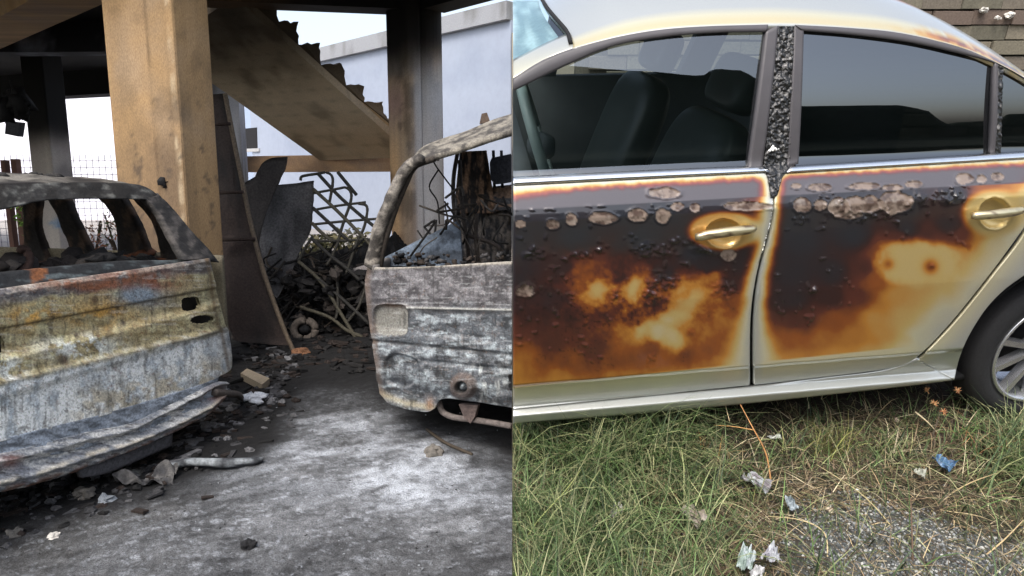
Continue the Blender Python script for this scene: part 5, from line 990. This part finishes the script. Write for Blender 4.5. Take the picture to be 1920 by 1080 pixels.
# =================================================================== grass, straw, gravel, litter on the bank
def blades(name, n, posfn, lenr, widr, cols, seed, label, cat='grass', lean=(.2, .9), kind='stuff', seg=4, maxz=None):
    rg = np.random.default_rng(seed); P, sc_ = posfn(rg, n); n = len(P); P = P.copy(); P[:, 2] = bank_h(P[:, 0], P[:, 1])-.004
    L = rg.uniform(*lenr, n)*sc_; W_ = rg.uniform(*widr, n); a = rg.uniform(0, 6.283, n); ln = rg.uniform(*lean, n); d = np.stack([np.cos(a), np.sin(a), 0*a], -1); sd_ = np.stack([-np.sin(a), np.cos(a), 0*a], -1); bend = rg.uniform(.2, 1.1, n)
    V = []
    for k in range(seg+1):
        t = k/seg; ang = ln+bend*t*t; r = L*t; pos = P+d*(r*np.sin(ang*.8))[:, None]+np.array([0, 0, 1])*(r*np.cos(ang*.8))[:, None]; pos[:, 2] = np.maximum(pos[:, 2], bank_h(pos[:, 0], pos[:, 1])+.002)
        wd = W_*(1-t**1.6)*.5+.0002; tw = sd_*wd[:, None]
        for q in (pos-tw, pos+tw): q[:, 0] = np.maximum(q[:, 0], .0015); V.append(q)
    V = np.stack(V, 1); m = 2*(seg+1); base = (np.arange(n)*m)[:, None, None]; f = np.array([[2*k, 2*k+1, 2*k+3, 2*k+2] for k in range(seg)])[None]; Fc = (base+f).reshape(-1, 4)
    ci = rg.integers(0, len(cols), n); cc = np.array([lin(*c) for c in cols])[ci]*(rg.uniform(.5, 1.15, (n, 1))+(rg.uniform(0, 1, (n, 1)) > .85)*.8); return mesh(name, V.reshape(-1, 3), Fc, M['leaf'], None, np.repeat(cc, m, 0), fr='B', org=(0, 1.2, 0), label=label, cat=cat, kind=kind)
def fromuv(rg, n, wfun, v0=770, v1=1180):
    u = rg.uniform(930, 2000, n*4); v = rg.uniform(v0, v1, n*4); k = rg.uniform(0, 1, n*4) < wfun(u, v); u, v = u[k][:n], v[k][:n]; r, c = cray(np.stack([u, v], -1), 'B'); P = c+r*(-c[2]/r[..., 2])[..., None]; kk = P[:, 0] > .002; return P[kk], u[kk], v[kk]
cl = lambda u, v, s=3: fbm(np.stack([u/100, v/60, 0*u], -1), 1.6, 3, s)
def p_green(rg, n):
    P, u, v = fromuv(rg, n, lambda u, v: np.clip(ss(1420, 1180, u+120*(cl(u, v)-.5))*ss(.30, .55, cl(u, v, 9))+.8*ss(1800, 1900, u)*ss(1000, 900, v)*ss(.4, .6, cl(u, v, 5))+.02, 0, 1)*(1-.85*np.exp(-(((u-1400)/90)**2+((v-830)/60)**2)))); return P, np.interp(v, [780, 860, 1100], [.7, 1., .85])
GRN = [(80, 102, 56), (60, 82, 42), (102, 118, 76), (128, 134, 92), (48, 64, 38), (140, 140, 102)]
def p_tall(rg, n):
    P, u, v = fromuv(rg, n, lambda u, v: ss(1330, 1200, u)*ss(.35, .6, cl(u, v, 41))*ss(925, 880, v), 815, 925); return P, 1.
blades('tall_grass', 1500, p_tall, (.18, .38), (.0018, .0046), GRN, 15, 'taller green grass reaching up to the sill under the front door', lean=(.1, .9))
DRY = [(156, 140, 108), (126, 108, 82), (100, 84, 66), (176, 164, 136), (80, 66, 54), (70, 60, 50)]
blades('grass', 5200, p_green, (.10, .28), (.0016, .0050), GRN, 5, 'long green grass growing in front of the silver car', lean=(.15, 1.25))
def p_dry(rg, n):
    P, u, v = fromuv(rg, n, lambda u, v: np.clip(.25+.75*ss(.35, .6, cl(u, v, 19)), 0, 1)*(1-.85*np.clip(np.clip(1.3*np.exp(-(((u-1650)/200)**2+((v-1020)/95)**2))+1.2*np.exp(-(((u-1850)/160)**2+((v-1085)/60)**2)), 0, 1), 0, 1))); return P, 1.
blades('dry_straw', 12500, p_dry, (.04, .14), (.0012, .003), DRY+[(70, 74, 50), (86, 88, 62)], 6, 'matted dry straw covering the bank', 'straw', (1.15, 1.7))
def p_short(rg, n):
    P, u, v = fromuv(rg, n, lambda u, v: np.clip(ss(.42, .62, cl(u, v, 29)), 0, 1)*(1-.95*np.clip(1.3*np.exp(-(((u-1650)/200)**2+((v-1020)/95)**2))+1.2*np.exp(-(((u-1850)/160)**2+((v-1085)/60)**2)), 0, 1))); return P, 1.
blades('weeds', 3600, p_short, (.02, .075), (.002, .004), GRN[:3]+[(96, 96, 58), (116, 108, 74), (70, 72, 46)], 8, 'short weedy tufts among the straw', 'weeds', (.3, 1.2))
def p_under(rg, n):
    x = rg.uniform(.003, 2.2, n); y = rg.uniform(1.7, 2.5, n); return np.stack([x, y, 0*x], -1), 1.
blades('shaded_grass', 3000, p_under, (.04, .15), (.002, .004), GRN+DRY, 9, 'sparse grass in the shade under the silver car', 'grass', (.3, 1.2))
def tuft(u_, v_, n, h, cols, seed, label, spread=.03, name='grass_tuft', wid=(.0015, .003), lean=(0, .5)):
    c = onz(u_, v_, 0, 'B')
    def pf(rg, n): return c+np.c_[rg.normal(size=(n, 2))*spread, np.zeros(n)], 1.
    o = blades(name, n, pf, (h*.6, h), wid, cols, seed, label, 'grass tuft', lean, None); return o
tuft(1225, 940, 120, .12, [(150, 130, 96), (120, 98, 70), (104, 86, 64)], 31, 'brown withered tuft between the two left white scraps', .03)
tuft(1555, 845, 70, .17, [(120, 122, 66), (140, 136, 84), (96, 104, 56)], 32, 'tall seedy tuft against the silver car sill below the rear door', .03)
tuft(1300, 846, 40, .10, [(190, 150, 92), (170, 128, 70), (150, 130, 80)], 33, 'golden seed-headed tuft touching the sill under the front door', .05)
tuft(1840, 845, 70, .14, [(84, 116, 60), (70, 100, 50), (180, 130, 90)], 34, 'green tuft with brown seed heads beside the rear wheel', .06)
def stalk(pts, r, col, label):
    P = []
    for (u_, v_, h) in pts: P.append(onz(u_, v_, h, 'B'))
    P = cr(P, 6); P[:, 0] = np.maximum(P[:, 0], .004); mesh('dry_stalk', *tube(P, np.linspace(r, r*.45, len(P)), 5), M['leaf'], None, lin(*col), fr='B', label=label, cat='stalk')
stalk([(1446, 905, .01), (1436, 850, .09), (1412, 803, .16), (1388, 758, .2)], .003, (190, 140, 90), 'tall bent orange-brown stalk rising over the sill near the door gap')
stalk([(1412, 806, .15), (1376, 800, .13), (1338, 797, .11)], .002, (196, 150, 96), 'thin golden side stalk pointing left from the bent stalk')
stalk([(1368, 790, .13), (1356, 745, .18), (1350, 728, .2)], .0018, (200, 180, 140), 'short pale stalk crossing the sill left of the bent stalk')
stalk([(1690, 1010, .0), (1640, 950, .03), (1600, 915, .05), (1530, 870, .06)], .0022, (176, 164, 122), 'long pale stalk lying diagonally over the gravel')
stalk([(1552, 1060, .0), (1546, 1000, .05), (1500, 975, .06), (1440, 968, .04)], .0022, (190, 172, 130), 'arched straw-coloured stalk left of the gravel')
stalk([(1712, 1060, .0), (1710, 1000, .06), (1708, 935, .12)], .003, (96, 76, 60), 'upright dark brown twig in the gravel')
stalk([(1716, 772, .06), (1740, 792, .04), (1760, 814, .0)], .003, (210, 196, 160), 'pale straw stub beneath the rear door')
stalk([(1775, 930, .0), (1820, 905, .05), (1872, 886, .06)], .0022, (180, 160, 120), 'curved straw right of the blue wrapper')
stalk([(1850, 1040, .0), (1885, 1010, .03), (1919, 975, .05)], .0025, (196, 172, 130), 'straw pointing up at the right edge of the photo')
stalk([(980, 1020, .0), (1010, 975, .05), (1060, 920, .1), (1090, 880, .12)], .0025, (150, 158, 96), 'long yellow-green blade leaning right at lower left of the grass')
# seed heads: small orange burrs by the wheel
def burr(u_, v_, h, r, seed, label):
    c = onz(u_, v_, h, 'B'); rg = np.random.default_rng(seed); g = G()
    for k in range(16):
        d = rg.normal(size=3); d /= np.linalg.norm(d); g.add(*tube([c, c+d*r], [.0022, .0006], 4), lin(*random.choice([(196, 140, 96), (170, 112, 76), (206, 170, 120)])))
    g.build('seed_head', M['leaf'], fr='B', label=label, cat='seed head', group='dry seed heads')
for k, (a_, b_, h, lb) in enumerate(((1738, 732, .14, 'orange-brown seed head left of the tyre, highest of the cluster'), (1752, 756, .12, 'bristly tan seed head below the highest one, by the sill end'), (1796, 732, .14, 'orange seed head right against the rear tyre'), (1770, 772, .1, 'tan seed head lowest of the cluster by the rear wheel'), (1775, 705, .16, 'small reddish seed head in front of the sill end'))): burr(a_, b_, h, .014, 70+k, lb)
# gravel
for k, (a_, b_, n_, h_, lb) in enumerate(((1010, 856, 60, .24, 'dense green clump at the sill near the left edge of the bank'), (1120, 858, 70, .26, 'fan of long green blades against the sill, left of the golden tuft'), (1210, 850, 60, .24, 'upright green clump against the sill between the fan and the golden tuft'), (1480, 850, 40, .13, 'sparse olive tuft in the shade right of the bent stalk'), (1660, 840, 60, .12, 'low weedy olive clump under the middle of the rear door'), (1890, 880, 80, .16, 'bright green clump at the right edge below the wheel'))):
    tuft(a_, b_, n_, h_, GRN+[(150, 150, 100)], 600+k, lb, .035, wid=(.002, .0045), lean=(.05, .8))
def gravel():
    rg = np.random.default_rng(8); n = 9500; x = rg.uniform(.01, 1.9, n*5); y = rg.uniform(.95, 1.75, n*5); gm, u, v = gravel_mask(x, y); k = (rg.uniform(0, 1, n*5) < gm*.95+.05); x, y = x[k][:n], y[k][:n]; n = len(x)
    base = np.array([(1, 0, 0), (0, 1, 0), (-1, 0, 0), (0, -1, 0), (.6, .6, .75), (-.6, .5, .7), (0, -.7, .8), (0, 0, -.6)], float); fc = np.array([(0, 1, 4, 4), (1, 2, 5, 5), (2, 3, 6, 6), (3, 0, 6, 6), (0, 4, 6, 6), (1, 5, 4, 4), (2, 6, 5, 5), (4, 5, 6, 6)]); fc = fc[:, :3]
    s = .0016+.0042*rg.uniform(0, 1, n)**2; a = rg.uniform(0, 6.28, n); V = base[None]*(s[:, None, None])*rg.uniform(.6, 1.3, (n, 8, 3)); c_, s_ = np.cos(a)[:, None], np.sin(a)[:, None]
    V = np.stack([V[..., 0]*c_-V[..., 1]*s_, V[..., 0]*s_+V[..., 1]*c_, V[..., 2]*.8], -1)+np.stack([x, y, bank_h(x, y)+s*.3], -1)[:, None]
    Fc = (np.arange(n)[:, None, None]*8+fc[None]).reshape(-1, 3); cols = np.array([lin(112, 115, 116), lin(84, 88, 88), lin(134, 137, 136), lin(64, 67, 66), lin(166, 166, 160), lin(100, 96, 84)])[rg.integers(0, 6, n)]*rg.uniform(.7, 1.2, (n, 1))
    mesh('gravel', V.reshape(-1, 3), Fc, M['stone'], None, np.repeat(cols, 8, 0), smooth=False, fr='B', org=(1, 1.2, 0), kind='stuff', label='grey crushed gravel showing through the straw', cat='gravel')
gravel()
LIT = [((1418, 905), (.035, .022, .016), [(176, 182, 186), (136, 130, 134)], 'torn clear-white plastic scrap standing in the grass below the door gap', 21), ((1156, 962), (.018, .014, .014), [(190, 188, 182), (150, 146, 138)], 'small white paper curl deep in the grass at left', 22), ((1300, 968), (.032, .022, .012), [(176, 166, 156), (140, 130, 118)], 'pale ribbed shell-like scrap in the grass, right of the white paper curl', 23),
 ((1400, 1050), (.032, .018, .014), [(190, 198, 200), (140, 156, 148)], 'white-green plastic scrap at the bottom, left one of the pair', 24), ((1446, 1044), (.022, .018, .016), [(200, 204, 208), (158, 156, 164)], 'bright white plastic scrap at the bottom, right one of the pair', 25), ((1484, 946), (.022, .012, .008), [(150, 160, 166), (110, 120, 124)], 'dull grey-blue scrap on the soil at the centre of the bank', 26),
 ((1770, 868), (.026, .02, .012), [(86, 118, 150), (52, 76, 104)], 'crumpled blue wrapper in the weeds under the rear door', 27), ((1724, 888), (.013, .011, .01), [(178, 180, 168), (140, 142, 130)], 'small whitish scrap left of the blue wrapper', 28), ((1452, 820), (.02, .006, .005), [(196, 200, 190), (150, 150, 142)], 'flat pale scrap in the shade under the car beside the bent stalk', 29), ((1418, 1076), (.016, .012, .01), [(196, 196, 196), (150, 150, 150)], 'small white scrap cut by the bottom edge of the photo', 30)]
for (uv_, sz, col, lb, sd_) in LIT: crump('litter', uv_, .035, col, lb, 'litter', sd_, tuple(s*1.35 for s in sz), 'B')
for k, (a_, b_, r, c, lb) in enumerate(((1556, 957, .011, (206, 190, 164), 'cream pebble on the soil left of the gravel'), (1607, 920, .008, (226, 226, 222), 'bright white pebble at the top of the gravel'), (1727, 1000, .008, (210, 206, 198), 'whitish pebble beside the dark twig in the gravel'), (1598, 992, .006, (224, 222, 214), 'tiny white pebble in the middle of the gravel'), (1681, 788, .009, (190, 170, 150), 'tan pebble in the shade below the rear door'))):
    V, Fc = rock(onz(a_, b_, .006, 'B'), r, 300+k, .7, .5, 2); mesh('pebble', V, Fc, M['stone'], None, lin(*c), fr='B', label=lb, cat='pebble')
